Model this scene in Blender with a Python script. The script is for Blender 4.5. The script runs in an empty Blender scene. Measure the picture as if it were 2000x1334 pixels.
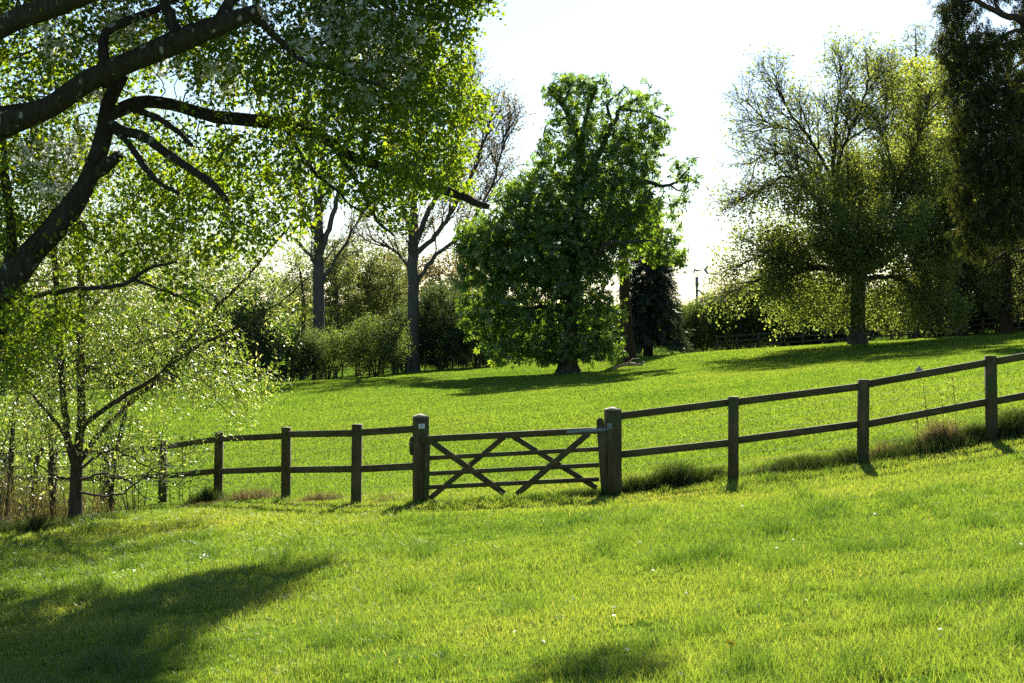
import bpy, bmesh, math
import numpy as np
from mathutils import Vector
S = bpy.context.scene
C = S.collection
# ------------------------------------------------------------------ camera
EYE = 1.6
F = 2000 * 50.0 / 36.0            # photo pixels per unit tangent
HOR = 622                          # photo row of the horizon
cam = bpy.data.cameras.new("camera"); cam.lens = 50; cam.sensor_width = 36
cam.shift_y = -(667 - HOR) / 2000.0
cam.clip_end = 20000; cam.clip_start = 0.1
co = bpy.data.objects.new("camera", cam); C.objects.link(co)
co.location = (0, 0, EYE); co.rotation_euler = (math.pi / 2, 0, 0)
S.camera = co
# ------------------------------------------------------------------ light
SUN_EL = math.radians(32); SUN_AZ = math.radians(10)     # azimuth clockwise from +Y (view direction)
w = bpy.data.worlds.new("World"); S.world = w; w.use_nodes = True
nt = w.node_tree; nt.nodes.clear()
sky = nt.nodes.new("ShaderNodeTexSky"); sky.sky_type = 'NISHITA'; sky.sun_disc = False
sky.sun_elevation = SUN_EL; sky.sun_rotation = SUN_AZ
sky.air_density = 1.0; sky.dust_density = 0.3; sky.ozone_density = 3.0
bg = nt.nodes.new("ShaderNodeBackground"); bg.inputs[1].default_value = 0.05
wo = nt.nodes.new("ShaderNodeOutputWorld")
nt.links.new(sky.outputs[0], bg.inputs[0]); nt.links.new(bg.outputs[0], wo.inputs[0])
sl = bpy.data.lights.new("sun", 'SUN'); sl.energy = 5.0; sl.angle = math.radians(0.5); sl.color = (1.0, 0.95, 0.85)
so = bpy.data.objects.new("sun", sl); C.objects.link(so)
sd = Vector((math.sin(SUN_AZ) * math.cos(SUN_EL), math.cos(SUN_AZ) * math.cos(SUN_EL), math.sin(SUN_EL)))
so.rotation_euler = sd.to_track_quat('Z', 'Y').to_euler(); so.location = sd * 50
S.view_settings.view_transform = 'Standard'; S.view_settings.look = 'None'
S.view_settings.exposure = 1.75; S.view_settings.gamma = 1.0
S.cycles.max_bounces = 6; S.cycles.diffuse_bounces = 4; S.cycles.glossy_bounces = 2
S.cycles.transmission_bounces = 4; S.cycles.volume_bounces = 0
S.cycles.use_denoising = False

# ------------------------------------------------------------------ helpers
R = np.random.default_rng(7)
def P(px, py, d):
    return np.array([(px - 1000) / F * d, d, EYE - (py - HOR) / F * d])
def hash2(ix, iy, seed):
    h = (ix * 374761393 + iy * 668265263 + seed * 1442695041) & 0xffffffff
    h = ((h ^ (h >> 13)) * 1274126177) & 0xffffffff
    return ((h ^ (h >> 16)) & 0xffff) / 65535.0
def vnoise(x, y, scale, seed=0):
    x = np.asarray(x, float) / scale; y = np.asarray(y, float) / scale
    ix = np.floor(x).astype(np.int64); iy = np.floor(y).astype(np.int64)
    fx = x - ix; fy = y - iy; fx = fx * fx * (3 - 2 * fx); fy = fy * fy * (3 - 2 * fy)
    a = hash2(ix, iy, seed); b = hash2(ix + 1, iy, seed); c = hash2(ix, iy + 1, seed); d = hash2(ix + 1, iy + 1, seed)
    return a + (b - a) * fx + (c - a) * fy + (a - b - c + d) * fx * fy
def fbm(x, y, scale, seed=0, o=3):
    return sum(vnoise(x, y, scale / 2 ** k, seed + k) * 0.5 ** k for k in range(o)) / (2 - 0.5 ** (o - 1))
# terrain: thin plate spline through surveyed points (x, y, height below the eye)
_cp = []
def cpx(px, py, d): _cp.append(P(px, py, d))
for q in [(318, 985, 26.5), (425, 978, 24.6), (558, 980, 22.8), (695, 985, 21.0), (822, 981, 20.3), (1197, 968, 20.2), (1432, 941, 20.2),
          (1685, 907, 20.3), (1938, 862, 20.2), (145, 1025, 21.5), (-150, 1010, 30), (2200, 815, 20.2),
          (1110, 728, 86), (1230, 705, 95), (1678, 672, 92), (1350, 690, 118), (2000, 655, 92), (2300, 630, 92), (600, 746, 104), (800, 728, 104), (305, 757, 84), (-50, 790, 70),
          (-400, 800, 80), (1000, 815, 40), (1500, 760, 42), (1000, 764, 60)]: cpx(*q)
_cp += [np.array(q) for q in [(0, 0, 0.0), (0, 8, -0.42), (3, 8, -.12), (-3, 8, -.74), (-3.8, 13, -1.0), (4.6, 13, -.22), (0, 13, -.62), (0, -20, 0.4), (20, 0, 1.6), (-20, 0, -1.9)]]
_cp = np.array(_cp)
def _tps(r2): return 0.5 * r2 * np.log(r2 + 1e-9)
_n = len(_cp); _sc = 50.0
_xy = _cp[:, :2] / _sc
_K = _tps(((_xy[:, None] - _xy[None]) ** 2).sum(-1)) + np.eye(_n) * 2e-4
_Pm = np.c_[np.ones(_n), _xy]
_A = np.block([[_K, _Pm], [_Pm.T, np.zeros((3, 3))]])
_wt = np.linalg.solve(_A, np.r_[_cp[:, 2], 0, 0, 0])
def gz(x, y):
    x = np.asarray(x, float); y = np.asarray(y, float)
    xc = np.clip(x, -70, 70); yc = np.clip(y, -40, 135)
    sh = xc.shape; q = np.c_[xc.ravel(), yc.ravel()] / _sc
    out = np.empty(len(q))
    for i in range(0, len(q), 40000):
        qq = q[i:i + 40000]
        out[i:i + 40000] = _tps(((qq[:, None] - _xy[None]) ** 2).sum(-1)) @ _wt[:_n] + np.c_[np.ones(len(qq)), qq] @ _wt[_n:]
    z = out.reshape(sh)
    far = np.clip((np.hypot(x, y - 40) - 90) / 500, 0, 1); far = far * far * (3 - 2 * far)
    z = z * (1 - far) - 14 * far
    z = z + (vnoise(x, y, 2.3, 5) - .5) * 0.05 + (vnoise(x, y, .8, 6) - .5) * 0.02
    hr = np.clip((np.hypot(x, y) - 4500) / 5500, 0, 1); hr = hr * hr * (3 - 2 * hr)
    z = z + hr * (60 + 90 * fbm(x, y, 3600, 9))
    return z
def gz1(x, y): return float(gz(np.array([x]), np.array([y]))[0])

def mesh(name, V, polys, mats, parent=None, smooth=False, attr=None, midx=None, base=None):
    """V (n,3); polys list of (k,m) index arrays"""
    V = np.asarray(V, np.float32)
    if base is not None: V = V - np.asarray(base, np.float32)
    polys = [np.asarray(p, np.int32) for p in polys if len(p)]
    me = bpy.data.meshes.new(name)
    me.vertices.add(len(V)); me.vertices.foreach_set("co", V.ravel())
    li = np.concatenate([p.ravel() for p in polys]); lt = np.concatenate([np.full(len(p), p.shape[1], np.int32) for p in polys])
    me.loops.add(len(li)); me.loops.foreach_set("vertex_index", li)
    me.polygons.add(len(lt)); ls = np.r_[0, np.cumsum(lt)[:-1]].astype(np.int32)
    me.polygons.foreach_set("loop_start", ls); me.polygons.foreach_set("loop_total", lt)
    if smooth: me.polygons.foreach_set("use_smooth", np.ones(len(lt), bool))
    if midx is not None: me.polygons.foreach_set("material_index", np.asarray(midx, np.int32))
    for m in (mats if isinstance(mats, (list, tuple)) else [mats]): me.materials.append(m)
    if attr is not None:
        a = me.attributes.new("rnd", 'FLOAT', 'POINT'); a.data.foreach_set("value", np.asarray(attr, np.float32))
    me.update(calc_edges=True)
    o = bpy.data.objects.new(name, me); C.objects.link(o)
    if parent: o.parent = parent
    return o
def tag(o, label=None, cat=None, group=None, kind=None):
    if label: o["label"] = label
    if cat: o["category"] = cat
    if group: o["group"] = group
    if kind: o["kind"] = kind
    return o
def thing(name, loc, label, cat, group=None):
    o = bpy.data.objects.new(name, None); C.objects.link(o); o.location = [float(v) for v in loc]
    o.empty_display_size = .2
    return tag(o, label, cat, group)
def copy_tree(o, parent=None):
    c = o.copy(); C.objects.link(c)
    if parent: c.parent = parent
    for ch in list(o.children): copy_tree(ch, c)
    return c
class MB:
    """collects solids into one mesh"""
    def __init__(s): s.V = []; s.Q = []; s.T = []; s.n = 0
    def add(s, V, Q=(), T=()):
        V = np.asarray(V, float); s.V.append(V)
        if len(Q): s.Q.append(np.asarray(Q) + s.n)
        if len(T): s.T.append(np.asarray(T) + s.n)
        s.n += len(V)
    def bar(s, a, b, w, h, up=(0, 0, 1), bev=0.006, taper=1.0):
        """bevelled bar from a to b, w across, h along up"""
        a = np.array(a, float); b = np.array(b, float); ax = b - a; ax /= np.linalg.norm(ax)
        u = np.array(up, float); u = u - ax * u.dot(ax); u /= np.linalg.norm(u); v = np.cross(ax, u)
        def ring(c, k, e):
            hw, hh = w / 2 * k - e, h / 2 * k - e
            return [c + v * x + u * y for x, y in ((-hw, -hh - 0), (hw, -hh), (hw, hh), (-hw, hh))]
        def oct(c, k):
            hw, hh = w / 2 * k, h / 2 * k
            return [c + v * x + u * y for x, y in ((-hw + bev, -hh), (hw - bev, -hh), (hw, -hh + bev), (hw, hh - bev), (hw - bev, hh), (-hw + bev, hh), (-hw, hh - bev), (-hw, -hh + bev))]
        L = [oct(a, 1 - 2 * bev / max(w, h)), oct(a + ax * bev, 1), oct(b - ax * bev, taper), oct(b, taper * (1 - 2 * bev / max(w, h)))]
        V = [p for r in L for p in r]; Q = []
        for k in range(3):
            for j in range(8):
                Q.append((k * 8 + j, k * 8 + (j + 1) % 8, k * 8 + 8 + (j + 1) % 8, k * 8 + 8 + j))
        Q += [(3, 2, 1, 0), (7, 6, 5, 4), (7, 4, 3, 0), (24, 25, 26, 27), (28, 29, 30, 31), (24, 27, 28, 31)]
        s.add(V, Q)
    def tube(s, pts, rad, n=6, cap=True):
        V, Q, T = tube(pts, rad, n, cap); s.add(V, Q, T)
    def build(s, name, mat, parent=None, base=None, smooth=False):
        pl = []
        if s.Q: pl.append(np.concatenate(s.Q))
        if s.T: pl.append(np.concatenate(s.T))
        return mesh(name, np.concatenate(s.V), pl, mat, parent, smooth, base=base)
def tube(pts, rad, n=6, cap=True):
    pts = np.asarray(pts, float); k = len(pts); rad = np.broadcast_to(np.asarray(rad, float), (k,))
    t = np.gradient(pts, axis=0); t /= np.linalg.norm(t, axis=1)[:, None] + 1e-9
    ref = np.array([0, 0, 1.0]) if abs(t[0, 2]) < .8 else np.array([1.0, 0, 0])
    u = np.empty_like(t); p = ref
    for i in range(k):
        p = p - t[i] * p.dot(t[i]); p /= np.linalg.norm(p) + 1e-9; u[i] = p
    v = np.cross(t, u)
    a = np.arange(n) * 2 * math.pi / n
    V = (pts[:, None] + rad[:, None, None] * (u[:, None] * np.cos(a)[None, :, None] + v[:, None] * np.sin(a)[None, :, None])).reshape(-1, 3)
    i = np.arange(k - 1)[:, None] * n; j = np.arange(n)[None]; jn = (j + 1) % n
    Q = np.stack([i + j, i + jn, i + n + jn, i + n + j], -1).reshape(-1, 4)
    T = []
    if cap:
        V = np.vstack([V, pts[0], pts[-1]]); b = k * n
        T = [(b, (q + 1) % n, q) for q in range(n)] + [(b + 1, (k - 1) * n + q, (k - 1) * n + (q + 1) % n) for q in range(n)]
    return V, Q, T

# ------------------------------------------------------------------ materials
def mat(name):
    m = bpy.data.materials.new(name); m.use_nodes = True; m.node_tree.nodes.clear(); return m, m.node_tree
def N(t, k, **kw):
    n = t.nodes.new(k)
    for a, b in kw.items():
        if a.startswith("i_"): n.inputs[a[2:].replace("_", " ")].default_value = b
        else: setattr(n, a, b)
    return n
def ramp(t, src, stops):
    r = N(t, "ShaderNodeValToRGB"); e = r.color_ramp.elements
    while len(e) < len(stops): e.new(0.5)
    for el, (p, c) in zip(e, stops): el.position = p; el.color = (*c, 1)
    t.links.new(src, r.inputs[0]); return r.outputs[0]
def leaf_mat(name, stops, trans=0.5, tmul=(2.2, 2.0, 0.8), gloss=0.05, rough=.4):
    m, t = mat(name)
    at = N(t, "ShaderNodeAttribute", attribute_name="rnd")
    c = ramp(t, at.outputs["Fac"], stops)
    mul = N(t, "ShaderNodeMix", data_type='RGBA', blend_type='MULTIPLY'); mul.inputs[0].default_value = 1
    mul.clamp_result = False
    t.links.new(c, mul.inputs[6]); mul.inputs[7].default_value = (*tmul, 1)
    d = N(t, "ShaderNodeBsdfDiffuse"); tr = N(t, "ShaderNodeBsdfTranslucent"); g = N(t, "ShaderNodeBsdfGlossy"); g.inputs["Roughness"].default_value = rough
    g.inputs["Color"].default_value = (.9, .95, .85, 1)
    t.links.new(c, d.inputs[0]); t.links.new(mul.outputs[2], tr.inputs[0])
    a = N(t, "ShaderNodeMixShader"); a.inputs[0].default_value = trans
    t.links.new(d.outputs[0], a.inputs[1]); t.links.new(tr.outputs[0], a.inputs[2])
    b = N(t, "ShaderNodeMixShader"); b.inputs[0].default_value = gloss
    t.links.new(a.outputs[0], b.inputs[1]); t.links.new(g.outputs[0], b.inputs[2])
    o = N(t, "ShaderNodeOutputMaterial"); t.links.new(b.outputs[0], o.inputs[0]); return m
def surf_mat(name, stops, scale=(6, 6, 6), rough=.85, bump=.3, detail=6, spots=None, bscale=None, coord="Object"):
    m, t = mat(name)
    tc = N(t, "ShaderNodeTexCoord"); mp = N(t, "ShaderNodeMapping"); mp.inputs["Scale"].default_value = scale
    t.links.new(tc.outputs[coord], mp.inputs[0])
    nz = N(t, "ShaderNodeTexNoise"); nz.inputs["Scale"].default_value = 1; nz.inputs["Detail"].default_value = detail; nz.inputs["Roughness"].default_value = .65
    t.links.new(mp.outputs[0], nz.inputs[0])
    c = ramp(t, nz.outputs["Fac"], stops)
    if spots:
        n2 = N(t, "ShaderNodeTexNoise"); n2.inputs["Scale"].default_value = spots[0]; n2.inputs["Detail"].default_value = 2
        t.links.new(tc.outputs[coord], n2.inputs[0])
        f = ramp(t, n2.outputs["Fac"], [(spots[1], (0, 0, 0)), (spots[1] + .03, (1, 1, 1))])
        mx = N(t, "ShaderNodeMix", data_type='RGBA'); t.links.new(f, mx.inputs[0]); t.links.new(c, mx.inputs[6]); mx.inputs[7].default_value = (*spots[2], 1)
        c = mx.outputs[2]
    p = N(t, "ShaderNodeBsdfPrincipled"); p.inputs["Roughness"].default_value = rough; p.inputs["Specular IOR Level"].default_value = .25
    t.links.new(c, p.inputs["Base Color"])
    b = N(t, "ShaderNodeBump"); b.inputs["Strength"].default_value = bump; b.inputs["Distance"].default_value = .03
    t.links.new(nz.outputs["Fac"], b.inputs["Height"]); t.links.new(b.outputs[0], p.inputs["Normal"])
    o = N(t, "ShaderNodeOutputMaterial"); t.links.new(p.outputs[0], o.inputs[0]); return m
def plain(name, col, rough=.6, metal=0):
    m, t = mat(name); p = N(t, "ShaderNodeBsdfPrincipled"); p.inputs["Base Color"].default_value = (*col, 1)
    p.inputs["Roughness"].default_value = rough; p.inputs["Metallic"].default_value = metal
    o = N(t, "ShaderNodeOutputMaterial"); t.links.new(p.outputs[0], o.inputs[0]); return m
M = {}
M["bark"] = surf_mat("pear_bark", [(.3, (.014, .011, .008)), (.55, (.04, .033, .023)), (.8, (.08, .07, .05))], (16, 16, 5), .95, .8, 8, (7, .655, (.22, .24, .2)))
M["bark2"] = surf_mat("willow_bark", [(.3, (.03, .021, .013)), (.7, (.10, .072, .044))], (14, 14, 3), .95, .6)
M["bark3"] = surf_mat("oak_bark", [(.3, (.025, .022, .017)), (.7, (.085, .075, .058))], (6, 6, 1.5), .95, .6)
M["bark4"] = surf_mat("poplar_bark", [(.3, (.045, .041, .034)), (.7, (.13, .12, .10))], (5, 5, 1.2), .95, .6)
M["bark5"] = surf_mat("conifer_bark", [(.3, (.025, .018, .013)), (.7, (.08, .052, .036))], (5, 5, 1), .95, .6)
M["cut"] = surf_mat("cut_wood", [(.3, (.25, .16, .09)), (.7, (.42, .31, .19))], (20, 20, 20), .8, .2)
M["wood"] = surf_mat("fence_wood", [(.25, (.034, .025, .010)), (.5, (.076, .058, .023)), (.75, (.14, .11, .05))], (9, 9, 2.2), .85, .35, 8, (2.2, .56, (.06, .072, .02)))
M["rail"] = surf_mat("rail_wood", [(.25, (.034, .025, .010)), (.5, (.076, .058, .023)), (.75, (.14, .11, .05))], (2.2, 9, 9), .85, .35, 8, (3, .58, (.06, .072, .02)))
M["grey_wood"] = surf_mat("weathered_grey_rail", [(.3, (.07, .062, .05)), (.7, (.15, .135, .11))], (3, 8, 8), .9, .2)
M["endgrain"] = surf_mat("post_top", [(.3, (.22, .17, .13)), (.7, (.4, .33, .27))], (18, 18, 18), .85, .2)
M["galv"] = surf_mat("galvanised_steel", [(.3, (.12, .15, .15)), (.7, (.22, .26, .26))], (30, 30, 30), .5, .05)
M["wire"] = plain("fence_wire", (.3, .31, .3), .5, .5)
M["pear"] = leaf_mat("pear_leaf", [(0, (.035, .07, .008)), (.5, (.06, .105, .012)), (1, (.10, .13, .018))], .58, (4.2, 3.6, .8), .03)
M["blossom"] = leaf_mat("pear_blossom", [(0, (.72, .72, .70)), (1, (.85, .84, .80))], .6, (1, 1, 1), .0)
M["willow"] = leaf_mat("willow_leaf", [(0, (.055, .095, .014)), (.6, (.10, .15, .022)), (.85, (.16, .19, .055)), (1, (.42, .40, .30))], .52, (2.8, 2.7, .9), .13, .42)
M["chestnut"] = leaf_mat("chestnut_leaf", [(0, (.046, .094, .019)), (.6, (.090, .152, .029)), (1, (.145, .20, .042))], .5, (2.6, 2.4, .6), .05, .5)
M["candle"] = leaf_mat("chestnut_flower", [(0, (.6, .58, .48)), (1, (.75, .72, .62))], .4, (1, 1, .9), 0)
M["oak"] = leaf_mat("oak_leaf", [(0, (.06, .085, .026)), (.6, (.10, .125, .042)), (1, (.16, .17, .065))], .52, (3.0, 2.9, 1.0), .03)
M["lime"] = leaf_mat("maple_leaf", [(0, (.09, .12, .02)), (.6, (.14, .17, .028)), (1, (.2, .2, .04))], .55, (3.0, 2.8, .8), .03)
M["copper"] = leaf_mat("poplar_young_leaf", [(0, (.10, .085, .045)), (.6, (.15, .12, .065)), (1, (.19, .17, .085))], .5, (1.7, 1.6, .9), .04)
M["wood_leaf"] = leaf_mat("woodland_leaf", [(0, (.06, .075, .032)), (.6, (.10, .12, .046)), (1, (.16, .15, .07))], .48, (2.2, 2.2, 1), .03)
M["shrub"] = leaf_mat("shrub_leaf", [(0, (.045, .07, .022)), (.6, (.08, .105, .032)), (1, (.14, .15, .055))], .5, (2.1, 2.2, .9), .03)
M["dark"] = leaf_mat("evergreen_leaf", [(0, (.030, .050, .024)), (.6, (.052, .080, .034)), (1, (.09, .12, .045))], .4, (2.2, 2.2, .9), .03)
M["needle"] = leaf_mat("conifer_needle", [(0, (.020, .036, .026)), (.6, (.036, .055, .036)), (1, (.07, .075, .042))], .2, (1.5, 1.5, .8), .04)
M["cedar"] = leaf_mat("cypress_needle", [(0, (.018, .026, .011)), (.5, (.032, .044, .016)), (.85, (.06, .07, .024)), (1, (.11, .09, .04))], .35, (1.8, 1.8, .7), .01)
M["grass"] = leaf_mat("grass_blade", [(0, (.035, .072, .012)), (.45, (.088, .135, .022)), (.75, (.145, .172, .038)), (.93, (.19, .19, .045)), (1, (.30, .26, .12))], .5, (2.8, 2.55, 1.0), .045, .4)
M["meadow"] = leaf_mat("meadow_blade", [(0, (.045, .09, .014)), (.5, (.09, .142, .024)), (1, (.16, .185, .045))], .5, (2.7, 2.5, .95), .012, .5)
M["straw"] = leaf_mat("dry_straw", [(0, (.05, .035, .018)), (.6, (.14, .112, .055)), (1, (.27, .22, .12))], .4, (1.3, 1.25, .8), .03)
M["rush"] = leaf_mat("tussock_blade", [(0, (.015, .03, .007)), (.6, (.03, .055, .011)), (.9, (.08, .085, .025)), (1, (.20, .15, .07))], .3, (1.8, 1.8, .8), .03)

# ground
m, t = mat("turf"); M["turf"] = m
geo = N(t, "ShaderNodeNewGeometry")
n1 = N(t, "ShaderNodeTexNoise"); n1.inputs["Scale"].default_value = .35; n1.inputs["Detail"].default_value = 8; n1.inputs["Roughness"].default_value = .7
n2 = N(t, "ShaderNodeTexNoise"); n2.inputs["Scale"].default_value = 7; n2.inputs["Detail"].default_value = 6
for n_ in (n1, n2): t.links.new(geo.outputs["Position"], n_.inputs[0])
c1 = ramp(t, n1.outputs["Fac"], [(.3, (.06, .115, .012)), (.55, (.095, .155, .018)), (.75, (.15, .18, .035))])
c2 = ramp(t, n2.outputs["Fac"], [(.35, (.45, .45, .45)), (.65, (1.15, 1.15, 1.1))])
mx = N(t, "ShaderNodeMix", data_type='RGBA', blend_type='MULTIPLY'); mx.inputs[0].default_value = 1
t.links.new(c1, mx.inputs[6]); t.links.new(c2, mx.inputs[7])
p = N(t, "ShaderNodeBsdfPrincipled"); p.inputs["Roughness"].default_value = 1; p.inputs["Specular IOR Level"].default_value = 0
t.links.new(mx.outputs[2], p.inputs["Base Color"])
b = N(t, "ShaderNodeBump"); b.inputs["Strength"].default_value = .7; b.inputs["Distance"].default_value = .05
t.links.new(n2.outputs["Fac"], b.inputs["Height"]); t.links.new(b.outputs[0], p.inputs["Normal"])
o = N(t, "ShaderNodeOutputMaterial"); t.links.new(p.outputs[0], o.inputs[0])

# ------------------------------------------------------------------ ground sheet
def axis(fine0, fine1, step, far0, far1, g=1.22):
    a = list(np.arange(fine0, fine1 + 1e-6, step)); s = step
    x = a[-1]
    while x < far1: s *= g; x += s; a.append(x)
    s = step; x = a[0]
    while x > far0: s *= g; x -= s; a.insert(0, x)
    return np.array(a)
gx = axis(-14, 14, .4, -14000, 14000); gy = axis(0, 42, .4, -900, 12500, 1.1)
X, Y = np.meshgrid(gx, gy); Z = gz(X, Y)
nx, ny = len(gx), len(gy)
ii = (np.arange(ny - 1)[:, None] * nx + np.arange(nx - 1)[None])
g = mesh("ground", np.c_[X.ravel(), Y.ravel(), Z.ravel()], [np.stack([ii, ii + 1, ii + nx + 1, ii + nx], -1).reshape(-1, 4)], M["turf"], smooth=True)
tag(g, kind="structure")

# ------------------------------------------------------------------ foliage kit
def leaf_tpl(w=.5, fold=.12, droop=.1):
    V = np.array([(0, 0, 0), (w * .42, .3, fold), (w * .5, .6, fold - droop * .3), (0, 1, -droop), (-w * .5, .6, fold - droop * .3), (-w * .42, .3, fold)])
    return V, np.array([(0, 1, 2, 3), (0, 3, 4, 5)])
def lance_tpl(w=.2, droop=.15):
    V = np.array([(0, 0, 0), (w * .5, .45, .02), (0, 1, -droop), (-w * .5, .45, .02)]); return V, np.array([(0, 1, 2, 3)])
def palm_tpl(k=6, w=.34, droop=.35):
    Vs, Qs = [], []
    for i in range(k):
        a = math.radians(-105 + 210 * i / (k - 1)); L = 1 - .35 * abs(i - (k - 1) / 2) / ((k - 1) / 2)
        d = np.array([math.sin(a), math.cos(a), 0]); s = np.array([math.cos(a), -math.sin(a), 0])
        Qs.append(np.array([(0, 1, 2, 3)]) + len(Vs) * 4)
        Vs.append([d * .04, d * .62 * L + s * w * .5 * L - np.array([0, 0, droop * .2]), d * L - np.array([0, 0, droop]), d * .62 * L - s * w * .5 * L - np.array([0, 0, droop * .2])])
    return np.concatenate(Vs), np.concatenate(Qs)
def spray_tpl(k=7, w=.12, droop=.2, rng=np.random.default_rng(3)):
    """a flat spray of needles"""
    Vs, Qs = [], []
    for i in range(k):
        y0 = i / k * .8; a = math.radians((38 if i % 2 else -38) + rng.uniform(-8, 8)); L = .5 - .25 * i / k
        d = np.array([math.sin(a), math.cos(a), 0]); s = np.array([math.cos(a), -math.sin(a), 0]); o = np.array([0, y0, -droop * y0])
        z = np.array([0, 0, droop * .5])
        Qs.append(np.array([(0, 1, 2, 3)]) + len(Vs) * 4)
        Vs.append([o, o + d * L * .5 + s * w * .5, o + d * L - z, o + d * L * .5 - s * w * .5])
    return np.concatenate(Vs), np.concatenate(Qs)
def unit(a): return a / (np.linalg.norm(a, axis=-1, keepdims=True) + 1e-9)
def instance(tpl, pos, ax, nrm, size):
    """place template: y axis = ax, z axis ~ nrm"""
    V, Q = tpl; y = unit(ax); x = unit(np.cross(y, nrm)); z = np.cross(x, y)
    Rm = np.stack([x, y, z], -1) * np.asarray(size).reshape(-1, 1, 1)
    W = np.einsum('nij,kj->nki', Rm, V) + pos[:, None]
    n, k = len(pos), len(V)
    return W.reshape(-1, 3), (Q[None] + (np.arange(n) * k)[:, None, None]).reshape(-1, Q.shape[1])
def leaves(name, pts, dirs, n, spread, size, tpl, material, parent, base, rng, up=.8, hang=.3, out=.6, jit=.35, tint=None, kind=None, even=0):
    """n leaves round each twig point; even > 0 thins crowded spots"""
    if even:
        _, inv, cnt = np.unique(np.floor(pts / even).astype(int), axis=0, return_inverse=True, return_counts=True); cnt = cnt[inv.ravel()]
        n = n * np.clip((np.median(cnt) / cnt) ** .75, .15, 3) * np.ones(len(pts))
    k = rng.poisson(n, len(pts)) if not np.isscalar(n) or n != int(n) else np.full(len(pts), int(n))
    idx = np.repeat(np.arange(len(pts)), k); m = len(idx)
    if m == 0: return None
    pos = pts[idx] + rng.normal(0, 1, (m, 3)) * spread * .6 + dirs[idx] * rng.uniform(-.5, .8, (m, 1)) * spread
    ax = unit(rng.normal(0, 1, (m, 3))) + dirs[idx] * out + np.array([0, 0, -hang])
    nr = unit(rng.normal(0, 1, (m, 3)) * .75 + np.array([0, 0, up]))
    sz = size * rng.uniform(1 - jit, 1 + jit, m)
    V, Q = instance(tpl, pos, ax, nr, sz)
    rv = rng.uniform(0, 1, m) if tint is None else tint(pos, rng)
    o = mesh(name, V, [Q], material, parent, attr=np.repeat(rv, len(tpl[0])), base=base)
    return o
def spline(ctrl, step):
    c = np.asarray(ctrl, float)
    if len(c) == 2: c = np.array([c[0], (c[0] + c[1]) / 2, c[1]])
    e = np.vstack([2 * c[0] - c[1], c, 2 * c[-1] - c[-2]]); out = []
    for i in range(1, len(e) - 2):
        n = max(2, int(np.linalg.norm(e[i + 1, :3] - e[i, :3]) / step)); u = np.linspace(0, 1, n, endpoint=False)[:, None]
        p0, p1, p2, p3 = e[i - 1], e[i], e[i + 1], e[i + 2]
        out.append(.5 * (2 * p1 + (p2 - p0) * u + (2 * p0 - 5 * p1 + 4 * p2 - p3) * u * u + (3 * p1 - p0 - 3 * p2 + p3) * u ** 3))
    return np.vstack(out + [c[-1:]])
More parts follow.
